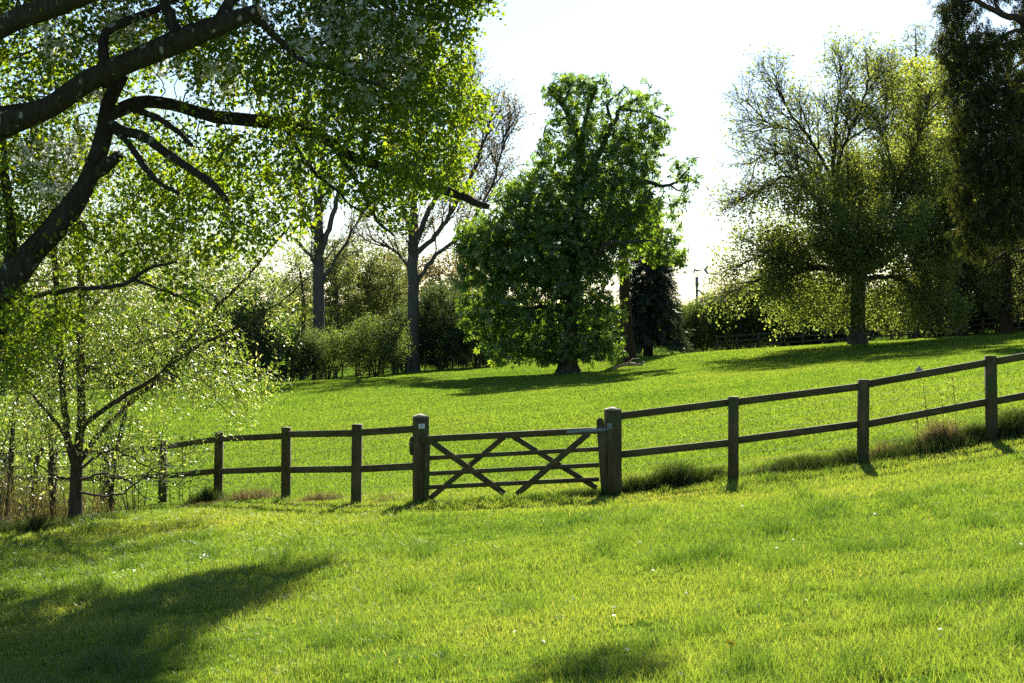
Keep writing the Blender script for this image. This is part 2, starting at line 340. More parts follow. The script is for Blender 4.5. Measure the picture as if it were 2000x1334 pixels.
class Skel:
    def __init__(s, rng): s.p = []; s.par = []; s.r = []; s.rng = rng
    def line(s, ctrl, step, parent=-1, wob=0):
        """ctrl rows (x,y,z,r)"""
        q = spline(ctrl, step); ids = []
        if wob: q[1:-1, :3] += s.rng.normal(0, wob, (len(q) - 2, 3))
        for k, row in enumerate(q):
            s.p.append(row[:3]); s.r.append(max(row[3], 1e-4)); s.par.append(parent); parent = len(s.p) - 1; ids.append(parent)
        return ids
    def near(s, p):
        a = np.array(s.p); return int(((a - np.asarray(p)[:3]) ** 2).sum(1).argmin())
    def limb(s, ctrl, step, wob=0):
        """starts at the nearest existing node"""
        return s.line(ctrl, step, s.near(ctrl[0]), wob)
    def grow(s, att, di, dk, step, iters=120, bias=(0, 0, .0), jit=.25, minr=0, inertia=.3, only=None):
        rng = s.rng; p = [np.asarray(q) for q in s.p]; par = list(s.par); n0 = len(p)
        Pa = np.array(p); act_ok = np.array(s.r) >= 0
        src = np.arange(n0) if only is None else np.array(only)
        att = np.asarray(att); cen = att.mean(0).astype(np.float32); dist = np.full(len(att), 1e9); near = np.zeros(len(att), int)
        def upd(ids):
            nonlocal dist, near
            a32 = att.astype(np.float32) - cen; aa = (a32 ** 2).sum(1)
            for i in range(0, len(ids), 600):
                c = ids[i:i + 600]; p32 = Pa[c].astype(np.float32) - cen; D = (p32 ** 2).sum(1)[None] - 2 * (a32 @ p32.T); j = D.argmin(1)
                dm = np.sqrt(np.maximum(D[np.arange(len(att)), j] + aa, 0)); b = dm < dist; dist[b] = dm[b]; near[b] = c[j[b]]
        upd(src); kids = np.zeros(n0, int); bias = np.asarray(bias, float)
        dirn = np.zeros((n0, 3))
        for i in range(n0):
            if par[i] >= 0: dirn[i] = unit(Pa[i] - Pa[par[i]])
        for it in range(iters):
            m = dist < di
            if not m.any(): break
            acc = np.zeros((len(Pa), 3)); np.add.at(acc, near[m], unit(att[m] - Pa[near[m]]))
            ids = np.unique(near[m]); ids = ids[kids[ids] < 4]
            if not len(ids): break
            d = unit(unit(acc[ids]) + dirn[ids] * inertia + bias + rng.normal(0, jit, (len(ids), 3)))
            new = Pa[ids] + d * step * rng.uniform(.8, 1.2, (len(ids), 1)); kids[ids] += 1
            st = len(Pa); Pa = np.vstack([Pa, new]); par += list(ids); kids = np.r_[kids, np.zeros(len(new), int)]; dirn = np.vstack([dirn, d])
            upd(np.arange(st, len(Pa)))
            keep = dist > dk; att = att[keep]; dist = dist[keep]; near = near[keep]
            if not len(att): break
        s.p = list(Pa); s.par = [int(x) for x in par]; s.r += [0.0] * (len(Pa) - n0)
    def sprout(s, ids, gap, L0, levels, ang=.6, up=.1, step=.3, start=.2, taper=.55, shrink=.52, lo=.0):
        """side shoots along a chain of nodes, recursive"""
        rng = s.rng; P_ = [np.asarray(s.p[i]) for i in ids]
        if len(ids) < 2: return
        seg = np.linalg.norm(np.diff(P_, axis=0), axis=1); acc = np.r_[0, np.cumsum(seg)]; tot = acc[-1]
        t = max(start * tot, gap * rng.uniform(.3, 1)); az = rng.uniform(0, 6.28)
        while t <= tot + 1e-6:
            i = int(np.searchsorted(acc, t)); i = min(max(i, 1), len(ids) - 1)
            tan = unit(P_[i] - P_[i - 1]); f = t / tot
            ln = L0 * (1 - taper * f) * rng.uniform(.6, 1.2); last = t >= tot - gap * .5
            az += 2.4 + rng.uniform(-.5, .5); a = ang * rng.uniform(.6, 1.3) * (.3 if last else 1)
            v = unit(np.cross(tan, [.3, .2, 1.])); w_ = np.cross(tan, v); d = unit(tan * math.cos(a) + (v * math.cos(az) + w_ * math.sin(az)) * math.sin(a))
            n = max(2, int(ln / step)); p = P_[i]; par = ids[i]; new = [par]
            for k in range(n):
                d = unit(d + rng.normal(0, .11, 3) + np.array([0, 0, up])); p = p + d * (ln / n); s.p.append(p); s.par.append(par); s.r.append(0.0); par = len(s.p) - 1; new.append(par)
            if levels > 1: s.sprout(new, gap * .62, L0 * shrink * rng.uniform(.8, 1.2), levels - 1, ang * 1.05, up, max(step * .75, .12), .15, taper, shrink)
            t += gap * rng.uniform(.7, 1.3)
    def radii(s, tip, e=2.4, cap=None):
        n = len(s.p); acc = np.zeros(n); fixed = np.array(s.r); r = np.zeros(n)
        kids = np.bincount([q for q in s.par if q >= 0], minlength=n)
        for i in range(n - 1, -1, -1):
            v = (acc[i] if acc[i] > 0 else tip ** e)
            r[i] = fixed[i] if fixed[i] > 0 else v ** (1 / e)
            if cap is not None and fixed[i] == 0: r[i] = min(r[i], cap)
            if s.par[i] >= 0: acc[s.par[i]] += v
        s.rad = r; s.nk = kids; return r
    def chains(s):
        n = len(s.p); ch = [[] for _ in range(n)]
        for i in range(n):
            if s.par[i] >= 0: ch[s.par[i]].append(i)
        out = []; stack = [(i, None) for i in range(n) if s.par[i] < 0]
        while stack:
            i, frm = stack.pop(); c = [] if frm is None else [frm]; c.append(i)
            while ch[i]:
                k = sorted(ch[i], key=lambda q: -s.rad[q])
                # a fixed limb continues along the same line
                nxt = i + 1 if (i + 1 in k and s.r[i] > 0 and s.r[i + 1] > 0) else k[0]
                for q in k:
                    if q != nxt: stack.append((q, i))
                c.append(nxt); i = nxt
            out.append(c)
        return out
    def wood(s, thick):
        """(thick MB, thin MB)"""
        A, B = MB(), MB(); Pa = np.array(s.p)
        for c in s.chains():
            r = s.rad[c].copy()
            if len(c) > 1 and s.par[c[1]] == c[0] and s.par[c[0]] >= 0 and r[0] > r[1] * 1.25: r[0] = r[1] * 1.15
            if len(c) < 2: continue
            m = r.max(); n = 12 if m > .12 else 8 if m > .05 else 5 if m > .02 else 3
            (A if m >= thick else B).tube(Pa[c], r, n, cap=m > .015)
        return A, B
    def twigs(s, rmax):
        Pa = np.array(s.p); par = np.array(s.par); ok = (s.rad <= rmax) & (par >= 0)
        i = np.nonzero(ok)[0]; return Pa[i], unit(Pa[i] - Pa[par[i]])
def blobs(spec, d, rng, shell=.35, dk=1.0, mul=1.0):
    """spec rows (px,py,rx,ry,n[,depth offset m[, depth radius m]]) -> attractor points"""
    out = []
    for q in spec:
        px, py, rx, ry, n = q[:5]; n = int(n * mul); dd = d + (q[5] if len(q) > 5 else 0); rz = q[6] if len(q) > 6 else rx / F * dd * dk
        v = unit(rng.normal(0, 1, (n, 3))) * (rng.uniform(0, 1, (n, 1)) ** (shell))
        c = P(px, py, dd); s = dd / F
        out.append(c + v * np.array([rx * s, rz, ry * s]))
    return np.vstack(out)
def area(spec, d):
    """silhouette of the blobs in square metres"""
    q = np.array([r[:4] for r in spec], float); x0, x1 = (q[:, 0] - q[:, 2]).min(), (q[:, 0] + q[:, 2]).max(); y0, y1 = (q[:, 1] - q[:, 3]).min(), (q[:, 1] + q[:, 3]).max()
    X_, Y_ = np.meshgrid(np.arange(x0, x1, 4), np.arange(y0, y1, 4)); m_ = np.zeros(X_.shape, bool)
    for a, b_, c, e in q: m_ |= ((X_ - a) / c) ** 2 + ((Y_ - b_) / e) ** 2 < 1
    return m_.sum() * 16 * (d / F) ** 2
def L(rows, d):
    """rows (px,py,r_px[,depth offset]) -> control rows"""
    return [np.r_[P(q[0], q[1], d + (q[3] if len(q) > 3 else 0)), q[2] / F * d] for q in rows]
#@@OBJECTS
def put_tree(name, base, label, cat, sk, thick, bark, group=None):
    t = thing(name, base, label, cat, group); A, B = sk.wood(thick)
    if A.V: A.build("trunk", bark, t, base, True)
    if B.V: B.build("twigwork", bark, t, base, True)
    return t
def ground_at(px, d):
    x = (px - 1000) / F * d; return np.array([x, d, gz1(x, d)])

# ------------------------------------------------------------------ post and rail fence, gate
def post(parent, b, h, s, rng, top="flat"):
    q = MB(); ang = rng.normal(0, .03); lean = np.array([rng.normal(0, .016), rng.normal(0, .014), 1.0])
    b = np.array(b); q.bar(b - [0, 0, .25], b + lean * h, s, s * .92, up=(math.sin(ang), math.cos(ang), 0), bev=.008)
    return q.build("post", M["wood"], parent, b0)
rf = np.random.default_rng(11)
TOP, MID = .0, .0
def fence(name, label, stations, h_post, rails, start_cap=None):
    """stations (x,y,z) of posts; rails: heights above ground on the near side"""
    global b0
    b0 = stations[0]; t = thing(name, b0, label, "fence")
    for i, sn in enumerate(stations):
        if i in (start_cap or ()): continue
        post(t, sn, h_post + rf.normal(0, .012), .143, rf)
    for i in range(len(stations) - 1):
        a, b = np.array(stations[i]), np.array(stations[i + 1])
        for h in rails:
            q = MB(); o = np.array([0, -.045 if False else .0, 0])
            q.bar(a + [0, 0, h] + o + rf.normal(0, .009, 3), b + [0, 0, h] + o + rf.normal(0, .009, 3), .05, .1, bev=.004)
            q.build("rail", M["rail"], t, b0)
        wq = MB(); n = max(2, int(np.linalg.norm(b - a) / .15)); back = np.array([0, .07, 0])
        for h in (.1, .24, .38, .53, .68, .82, .95):
            k = np.linspace(0, 1, 5)[:, None]; sag = np.c_[np.zeros(5), rf.normal(0, .006, 5), rf.normal(0, .008, 5)]
            wq.tube(a + (b - a) * k + [0, 0, h] + back + sag, .0011, 3, False)
        for k in range(1, n):
            c = a + (b - a) * k / n + back; wq.tube([c + [0, 0, .08], c + [rf.normal(0, .01), 0, .5], c + [0, 0, .95]], .0009, 3, False)
        wq.build("wire_netting", M["wire"], t, b0)
    return t
def st(px, d): return ground_at(px, d)
left_st = [st(822, 20.35), st(695, 21.0), st(558, 22.8), st(425, 24.7), st(318, 26.5), st(208, 28.4), st(105, 30.3), st(10, 32.2), st(-80, 34), st(-160, 36)]
right_st = [st(1197, 20.2), st(1432, 20.2), st(1685, 20.3), st(1938, 20.2), st(2190, 20.2), st(2440, 20.2)]
fence("post_and_rail_fence", "weathered two-rail wooden fence running left of the gate into the willow", left_st, 1.19, (.52, 1.06), (0,))
fence("post_and_rail_fence", "weathered two-rail wooden fence climbing the slope right of the gate", right_st, 1.2, (.56, 1.12), (0,))

def cap_post(b, h, s, label, ang):
    t = thing("gate_post", b, label, "gate post", "square gate posts"); q = MB(); r = np.array([0., 0, 0])
    q.bar(r - [0, 0, .3], r + [0, 0, h], s, s, up=(math.sin(ang), math.cos(ang), 0), bev=.007); q.build("shaft", M["wood"], t)
    q = MB(); c, n_ = math.cos(ang), math.sin(ang); e = s / 2 * .97
    cs = [(c * x + n_ * y, -n_ * x + c * y) for x, y in ((-e, -e), (e, -e), (e, e), (-e, e))]
    V = [(x, y, h + .001) for x, y in cs] + [(x, y, h + .012) for x, y in cs] + [(0, 0, h + .05)]
    q.add(V, [(0, 1, 5, 4), (1, 2, 6, 5), (2, 3, 7, 6), (3, 0, 4, 7), (3, 2, 1, 0)], [(4, 5, 8), (5, 6, 8), (6, 7, 8), (7, 4, 8)])
    q.build("bevelled_top", M["endgrain"], t); return t
lp, rp = left_st[0], right_st[0]
gl = cap_post(lp, 1.22, .19, "square gate post with a small white notice at the latch end of the gate", math.radians(-22))
gr = cap_post(rp, 1.21, .2, "square gate post carrying the hinge of the gate, streaked yellow down its edge", math.radians(-16))
# notice on the left post (illegible small lines)
ang = math.radians(-22)
fx = np.array([math.cos(ang), -math.sin(ang), 0]); fn = np.array([-math.sin(ang), -math.cos(ang), 0]); up = np.array([0, 0, 1.])
M["notice"] = plain("notice_white", (.72, .75, .72), .5); M["ink"] = plain("notice_ink", (.03, .05, .04), .6)
q = MB(); c0 = fn * (.095 + .003) + up * 1.095 - fx * .02
q.bar(c0 - fx * .045, c0 + fx * .045, .005, .068, bev=.001); no = q.build("notice", M["notice"], gl)
q = MB()
for k, (a, b_) in enumerate(((-.022, .024), (-.034, .036), (-.034, .03), (-.016, .02))):
    x = a; z = .021 - k * .0145
    while x < b_ - .006:
        wd = rf.uniform(.008, .016); x2 = min(x + wd, b_); p0 = c0 + fn * .0042
        q.bar(p0 + fx * x + up * z, p0 + fx * x2 + up * z, .0014, .0085 if k == 0 else .006, bev=.0004); x = x2 + .003
q.build("lettering", M["ink"], no)
# round wooden block / latch keeper behind the left post
q = MB(); kb = np.array([-.125, .07, .80])
a_ = np.linspace(0, 2 * math.pi, 12, endpoint=False); oval = [(.045 * np.sign(math.cos(t_)) * abs(math.cos(t_)) ** .7, .135 * np.sign(math.sin(t_)) * abs(math.sin(t_)) ** .6) for t_ in a_]
V = [kb + [x, -.03, z] for x, z in oval] + [kb + [x, .05, z] for x, z in oval]
q.add(V, [(i, (i + 1) % 12, 12 + (i + 1) % 12, 12 + i) for i in range(12)] + [(0, 11, 10, 9), (9, 8, 7, 6), (6, 5, 4, 3), (3, 2, 1, 0), (9, 6, 3, 0)] + [(12, 13, 14, 15), (15, 16, 17, 18), (18, 19, 20, 21), (21, 22, 23, 12), (12, 15, 18, 21)])
blk = q.build("latch_block", M["wood"], gl)
q = MB(); q.tube([kb + [-.05, -.035, .04], kb + [.08, -.035, .045]], .008, 6); q.build("bolt", M["galv"], blk)
# ---- gate
gb = (lp + rp) / 2; A0 = lp + np.array([.03, -.13, 0]); B0 = rp + np.array([-.12, -.06, 0])
def gp(px, py, dy=0):           # point of the gate plane
    d0, d1 = A0[1], B0[1]; f = (px - 830) / (1180 - 830); d = d0 + (d1 - d0) * f + dy; return P(px, py, d)
gate = thing("field_gate", gb, "closed five-bar wooden field gate with crossed braces between two square posts", "gate")
def gbar(a, b_, h, wd, name, m="rail", up=(0, 0, 1), taper=1):
    q = MB(); q.bar(a, b_, wd, h, up=up, bev=.004, taper=taper); return q.build(name, M[m], gate, gb)
gbar(gp(822, 858), gp(1183, 840), .09, .065, "top_rail")
for y0, y1 in ((895, 877), (925.5, 908), (952, 936)): gbar(gp(832, y0), gp(1170, y1), .062, .03, "bar")
gbar(gp(841, 861, -.035), gp(985, 964, -.035), .085, .028, "brace"); gbar(gp(985, 853, .04), gp(838, 975, .04), .075, .028, "brace")
gbar(gp(1001, 852, .04), gp(1165, 953, .04), .075, .028, "brace"); gbar(gp(1150, 846, -.035), gp(1009, 966, -.035), .085, .028, "brace")
q = MB(); hb = gp(1182, 968); ht = gp(1172, 824)
q.bar(hb, ht, .07, .105, up=(1, 0, 0), bev=.01)
ca = np.linspace(0, math.pi, 9); tx = unit(np.array([1., 0, .05]))
V = [ht + tx * math.cos(a) * .0525 + np.array([0, s_, .0 + math.sin(a) * .06]) for s_ in (-.035, .035) for a in ca]
q.add(V, [(i, i + 1, i + 10, i + 9) for i in range(8)], [(0, i + 1, i) for i in range(1, 8)] + [(9, 9 + i, 10 + i) for i in range(1, 8)])
q.build("hanging_stile", M["wood"], gate, gb)
q = MB(); q.bar(gp(836, 852), gp(833, 972), .05, .07, up=(1, 0, 0), bev=.006); q.build("closing_stile", M["wood"], gate, gb)
q = MB(); q.bar(gp(1106, 844, -.045), gp(1182, 838.5, -.045), .012, .045, bev=.003); q.tube([gp(1178, 839, -.045), gp(1190, 838, -.04)], .014, 8); q.tube([gp(1189, 832, -.04), gp(1189, 844, -.04)], .016, 8)
hg = q.build("hinge_strap", M["galv"], gate, gb)
q = MB(); c = gp(1192, 832, -.06); q.bar(c + [-.01, 0, -.04], c + [-.01, 0, .04], .07, .012, up=(0, 1, 0), bev=.003); q.tube([c + [-.02, 0, 0], c + [-.02, -.02, 0]], .014, 8)
q.build("hinge_plate", M["galv"], gr, rp)

# ------------------------------------------------------------------ near pear tree
def pear_tree():
    rng = np.random.default_rng(21); D = 19.6; s = Skel(rng); b = ground_at(-150, D); dz = b - P(-150, 1150, D)
    trunk = [np.r_[b - [0, 0, .2], .34], np.r_[P(-120, 900, D), .29], *L([(-70, 720, 50), (-8, 585, 40)], D)]
    s.line(trunk, .12)
    A = L([(-8, 585, 36), (55, 502, 27), (112, 440, 22), (165, 365, 18), (200, 275, 16), (213, 200, 14.5), (240, 145, 12)], D); s.limb(A, .1)
    B = L([(-110, 640, 38), (-190, 430, 36, .3), (-120, 300, 33, -.3), (0, 241, 27, -.6), (91, 212, 21.5, -.8), (175, 157, 20.5, -1), (280, 110, 20, -1.2), (350, 80, 19, -1.3), (420, 52, 17, -1.4), (507, 20, 12.5, -1.5)], D); s.limb(B, .1); bi = len(s.p) - 1
    Cc = L([(-190, 430, 44, .3), (-150, 160, 28, -1), (0, 55, 20, -2), (87, 18, 18, -2.3), (175, -12, 17, -2.6), (300, -60, 14, -3)], D); s.limb(Cc, .1)
    s.limb(L([(345, 78, 14, -1.3), (335, 40, 11, -1.2), (312, -30, 10, -1), (290, -160, 8, -.6)], D), .1, .01)
    s.limb(L([(205, 160, 12, -1), (206, 66, 9, -.9), (250, 42, 8, -.8), (305, 18, 7, -.6), (360, -10, 5)], D), .1, .01)
    s.limb(L([(420, 52, 11, -1.4), (470, -20, 9, -1.2), (560, -90, 8, -1), (800, -170, 6, 0), (1050, -210, 5, .5), (1340, -200, 3, .8)], D), .1, .01)  # runs on unseen above the frame, added to shadow the lawn's bottom centre
    s.limb(L([(490, 28, 8, -1.4), (545, 80, 6.5, -1.1), (590, 118, 5.5, -1), (650, 136, 4, -.9), (740, 165, 3, -.8)], D), .1, .01)
    E = L([(214, 222, 15), (250, 208, 15, .1), (287, 198, 14, .2), (350, 208, 13.5, .3), (420, 228, 13.5, .4), (490, 235, 13, .5), (560, 243, 12.5, .6), (630, 268, 11.5, .6), (663, 292, 11, .6), (705, 313, 10.5, .6), (796, 343, 10, .6), (866, 372, 9, .6), (905, 383, 8.5, .6), (925, 394, 7.5, .6), (955, 404, 6, .6)], D); s.limb(E, .1, .004); ei = len(s.p) - 1
    s.limb(L([(212, 240, 9.5), (240, 256, 9, -.2), (280, 267, 8.5, -.4), (332, 304, 8, -.6), (385, 339, 7.5, -.7), (420, 364, 7, -.8), (445, 393, 4, -.8)], D), .1, .004)
    s.limb(L([(245, 208, 7, .1), (266, 214, 7), (315, 234, 6.5, -.3), (350, 259, 6, -.4), (375, 285, 4, -.5)], D), .1, .004)
    s.limb(L([(220, 255, 7), (240, 268, 6.5, -.3), (266, 301, 6.5, -.6), (290, 336, 6, -.8), (315, 360, 4.5, -1), (350, 378, 3.5, -1)], D), .1, .004)
    s.limb(L([(180, 345, 12), (205, 325, 11, -.15), (233, 303, 10, -.3)], D), .06); si = len(s.p) - 1
    s.limb(L([(125, 440, 6), (142, 436, 5.5, -.2), (158, 435, 4.5, -.3), (171, 456, 3.5, -.35)], D), .06)
    s.limb(L([(5, 570, 12), (22, 500, 11, .1), (20, 430, 9, .2), (10, 350, 9, .3), (2, 260, 8, .5), (-20, 120, 6, .6)], D), .1, .006)
    s.limb(L([(20, 560, 6), (60, 578, 5, -.2), (99, 570, 5, -.4), (165, 564, 4.5, -.5), (240, 557, 4.2, -.6), (266, 540, 4, -.6), (300, 521, 3, -.6), (345, 510, 2, -.6)], D), .1, .006)
    s.limb(L([(258, 545, 3, -.6), (300, 560, 2.5, -.8), (345, 578, 2, -.9), (392, 598, 1.5, -1)], D), .1, .006)
    s.limb(L([(705, 313, 6, .6), (720, 260, 5, .9), (760, 200, 4, 1.1), (830, 150, 3, 1.2), (900, 110, 2, 1.2)], D), .1, .01)
    s.limb(L([(663, 300, 5, .6), (700, 360, 4, .5), (735, 430, 3, .4), (770, 460, 2, .4)], D), .1, .01)
    s.limb(L([(560, 250, 5, .6), (600, 320, 4, .2), (655, 372, 3, .1), (720, 425, 2, 0)], D), .1, .01)
    lim = len(s.p)
    att = blobs([(820, 120, 110, 120, 380, 1.0, 1.3), (880, 60, 60, 80, 90, 1.0, .7), (720, 60, 140, 90, 360, .5, 1.5), (780, 230, 130, 100, 560, .7, 1.2), (880, 190, 70, 60, 110, 1, .6), (820, 310, 110, 70, 420, .9, 1.2), (900, 250, 40, 60, 90, 1.4, .7), (930, 215, 50, 40, 40, 1, .4), (885, 350, 38, 40, 110, 1.4, .6), (800, 370, 80, 35, 110, 1.3, .6),
                 (600, 160, 150, 100, 420, 0, 1.5), (480, 130, 140, 80, 260, .6, 1.6), (620, 300, 140, 80, 220, .4, 1.1), (740, 390, 80, 45, 110, .5, .7), (770, 440, 30, 25, 18, .4, .3), (500, 330, 170, 90, 260, .4, 1.3), (350, 320, 130, 90, 200, .6, 1.4), (440, 440, 120, 80, 190, -.2, 1.1), (300, 430, 100, 80, 130, -.2, 1.1), (560, 400, 70, 60, 70, .1, .7),
                 (140, 100, 170, 110, 420, .9, 1.8), (330, 60, 160, 90, 300, 1.0, 1.8), (100, 330, 110, 100, 260, .7, 1.3), (200, 480, 100, 80, 110, 0, .8), (40, 420, 80, 100, 200, .4, .9), (50, 640, 80, 80, 380, -.5, .8), (30, 720, 60, 50, 90, -.6, .6), (120, 600, 60, 40, 60, -.5, .5), (350, 570, 60, 50, 40, -.8, .5),
                 (400, -220, 500, 200, 1000, 1.2, 3.4), (-50, 150, 200, 250, 350, 2, 1.5), (-100, -80, 260, 200, 350, .3, 2.6), (800, -110, 190, 110, 1500, .8, 1.7), (790, 345, 110, 32, 140, -.5, .5), (640, 285, 80, 40, 90, -.4, .6), (950, 15, 25, 25, 22, 1, .3), (1050, -225, 120, 35, 30, .6, .7), (560, -90, 330, 70, 500, .5, 2.2), (565, 35, 60, 50, 110, .3, .8), (880, -60, 110, 90, 500, .9, 1.2), (1365, -185, 60, 22, 30, .6, .6), (560, 245, 60, 30, 50, .9, .6), (60, -120, 300, 100, 400, 0, 2.5), (-200, 350, 160, 250, 350, 0, 2), (250, -330, 420, 160, 500, -1.5, 2), (150, -300, 450, 150, 300, -2, 3)], D, rng, mul=2)  # includes unseen crown above the frame, filled out to shade lawn and limbs
    s.grow(att, 5, .17, .09, 190, bias=(0, 0, -.06), jit=.35)
    s.radii(.003, 2.2, .04)
    t = thing("pear_tree", b, "gnarled old blossoming tree with lichened cut limbs arching in from the left edge", "tree")
    # limbs as parts
    Pa = np.array(s.p); A_, B_, K = MB(), MB(), MB()
    for c in s.chains():
        fixed = s.r[c[-1]] > 0 or (len(c) > 1 and s.r[c[1]] > 0); r = s.rad[c].copy()
        if len(c) < 2: continue
        if s.par[c[0]] >= 0 and r[0] > r[1] * 1.25: r[0] = r[1] * 1.1
        pp = Pa[c]
        if fixed:
            r = r * (1 + .07 * np.interp(np.arange(len(r)), np.arange(0, len(r) + 6, 5), rng.normal(0, 1, len(np.arange(0, len(r) + 6, 5)))))
            if c[-1] < lim: (A_ if r.max() > .15 else K).tube(pp, r, 14 if r.max() > .1 else 9)
            else:
                k = max(i for i, q in enumerate(c) if q < lim) + 1
                (A_ if r.max() > .15 else K).tube(pp[:k], r[:k], 14 if r.max() > .1 else 9)
                if len(c) - k + 1 >= 2: B_.tube(pp[k - 1:], np.minimum(r[k - 1:], r[k]), 4)
        else: B_.tube(pp, r, 4 if r.max() < .01 else 6, cap=False)
    A_.build("trunk", M["bark"], t, b, True); K.build("limb", M["bark"], t, b, True); B_.build("twigwork", M["bark"], t, b, True)
    for i_, rr in ((bi, .97), (ei, 1.0)):
        q = MB(); p1, p0 = Pa[i_], Pa[i_ - 1]; ax = unit(p1 - p0); q.tube([p1 - ax * .01, p1 + ax * .012], s.rad[i_] * rr, 12); q.build("sawn_end", M["cut"], t, b)
    pts, dr = s.twigs(.0065)
    vv = HOR - (pts[:, 2] - EYE) / pts[:, 1] * F
    leaves("foliage", pts, dr, np.where(vv < -15, 24.0, np.where((vv < 230) & ((pts[:, 0] / pts[:, 1]) * F + 1000 > 640), 12.5, 7.5)), .12, .066, leaf_tpl(.62, .1, .1), M["pear"], t, b, rng, up=.7, hang=.25, jit=.45)  # extra leaves on the unseen upper crown deepen its shadow on the lawn
    # blossom: white five-petalled clusters in patches
    u = (pts[:, 0] / pts[:, 1]) * F + 1000; v = HOR - (pts[:, 2] - EYE) / pts[:, 1] * F
    spots = np.array([(730, 110, 75), (690, 60, 60), (790, 140, 50), (640, 30, 60), (700, 170, 45), (430, 150, 50), (240, 40, 60), (100, 330, 60), (140, 300, 50), (60, 300, 40), (190, 180, 40), (120, 380, 50), (110, 80, 40), (330, 140, 40), (600, 90, 40), (480, 20, 50), (800, 60, 30)])
    k = np.zeros(len(pts))
    for a, b_, r_ in spots: k += np.exp(-((u - a) ** 2 + (v - b_) ** 2) / (r_ * .7) ** 2)
    sel = rng.uniform(0, 1, len(pts)) < np.clip(k * 1.0, 0, .75)
    pet = [(0, 0, 0)]; qs = []
    V, Q = [], []
    for i in range(5):
        a0 = i * 1.2566; f = lambda a, r, z: (math.cos(a) * r, math.sin(a) * r, z)
        Q.append((len(V), len(V) + 1, len(V) + 2, len(V) + 3)); V += [(0, 0, 0), f(a0 - .5, .75, .12), f(a0, 1, .2), f(a0 + .5, .75, .12)]
    leaves("blossom", pts[sel], dr[sel], 13, .055, .029, (np.array(V), np.array(Q)), M["blossom"], t, b, rng, up=.2, hang=0, out=.2)
    print("pear nodes", len(s.p), "tips", len(pts))
pear_tree()

# ------------------------------------------------------------------ willow at the fence
def willow():
    rng = np.random.default_rng(33); D = 21.8; s = Skel(rng); b = ground_at(147, D); o = [0, 0, 0]
    s.line([np.r_[b - [0, 0, .15], .15], np.r_[b + [0, 0, .12], .115], *L([(148, 960, 12.3), (150, 900, 12)], D)], .1)
    s.limb(L([(150, 900, 9.5), (156, 850, 8.8), (159, 800, 8.3), (157, 700, 8), (159, 600, 7.5), (157, 500, 7), (150, 420, 6.5), (160, 320, 5), (150, 230, 3.5)], D), .12, .008)
    s.limb(L([(149, 915, 8, -.1), (138, 880, 7.2, -.2), (128, 820, 6.8, -.3), (120, 720, 6.3, -.3), (112, 600, 6, -.3), (105, 480, 6, -.3), (97, 380, 4, -.2), (80, 280, 3)], D), .12, .008)
    s.limb(L([(152, 905, 6, .1), (180, 865, 5.5, .2), (215, 825, 5.5, .3), (262, 780, 5.2, .3), (312, 735, 5, .3), (370, 657, 4, .4), (430, 592, 4, .5), (482, 540, 3.2, .6), (545, 465, 2.4, .7), (590, 415, 1.6, .8)], D), .12, .01)
    s.limb(L([(312, 735, 5, .3), (350, 700, 4.5, .1), (402, 668, 4, 0), (482, 630, 3, -.1), (545, 592, 2, -.2), (605, 540, 1.3, -.2)], D), .12, .01)
    s.limb(L([(156, 845, 6), (175, 820, 5.5, -.3), (210, 795, 5, -.5), (260, 765, 4.5, -.6), (320, 725, 3, -.7)], D), .12, .01)
    s.limb(L([(157, 735, 5), (180, 712, 4.5, .3), (215, 695, 4, .5), (275, 668, 3.2, .7), (375, 640, 2, .9)], D), .12, .01)
    s.limb(L([(158, 615, 4.5), (180, 600, 4, .3), (215, 570, 3.4, .5), (265, 530, 2.6, .6), (330, 470, 2, .7)], D), .12, .01)
    s.limb(L([(150, 890, 4, -.2), (120, 840, 3.5, -.5), (80, 790, 3, -.7), (40, 750, 2, -.8)], D), .12, .01)
    for q in ([(152, 940, 3), (200, 925, 2.2, -.4), (250, 940, 1.6, -.7), (290, 975, 1, -.8)], [(152, 920, 3), (210, 880, 2.2, -.5), (270, 900, 1.6, -.8), (320, 930, 1, -1)], [(152, 930, 3), (110, 930, 2, -.5), (60, 900, 1.4, -.6)], [(150, 960, 2.6), (230, 965, 2, -.5), (300, 915, 1.4, -.7)]):
        s.limb(L(q, D), .1, .012)
    att = blobs([(200, 650, 150, 120, 500, .2, 1.3), (340, 700, 150, 110, 560, .3, 1.2), (450, 755, 95, 55, 320, .1, .8), (520, 740, 40, 45, 70, 0, .4), (310, 560, 160, 110, 480, .4, 1.4), (120, 560, 120, 130, 340, 0, 1.2), (450, 510, 100, 90, 200, .6, .9), (100, 790, 95, 80, 230, -.4, 1), (560, 470, 45, 70, 50, .8, .4), (550, 620, 40, 60, 50, -.2, .4),
                 (260, 400, 170, 120, 420, .4, 1.4), (400, 350, 110, 100, 170, .4, 1), (100, 320, 120, 120, 260, 0, 1.2), (60, 450, 90, 90, 120, -.2, 1), (230, 250, 130, 80, 140, .2, 1), (240, 860, 80, 60, 90, -.6, .5), (470, 820, 40, 25, 40, 0, .3), (-60, 500, 100, 250, 200, 0, 1)], D, rng, mul=3)
    s.grow(att, 3.5, .15, .08, 140, bias=(0, 0, .02), jit=.3)
    s.radii(.0034, 2.25, .03)
    t = put_tree("willow_tree", b, "slender multi-stemmed willow in front of the fence with narrow silvery leaves", "tree", s, .05, M["bark2"])
    pts, dr = s.twigs(.006)
    leaves("foliage", pts, dr, 8, .13, .066, lance_tpl(.26, .12), M["willow"], t, b, rng, up=.5, hang=.2, out=.8)
    print("willow", len(s.p), len(pts))
willow()
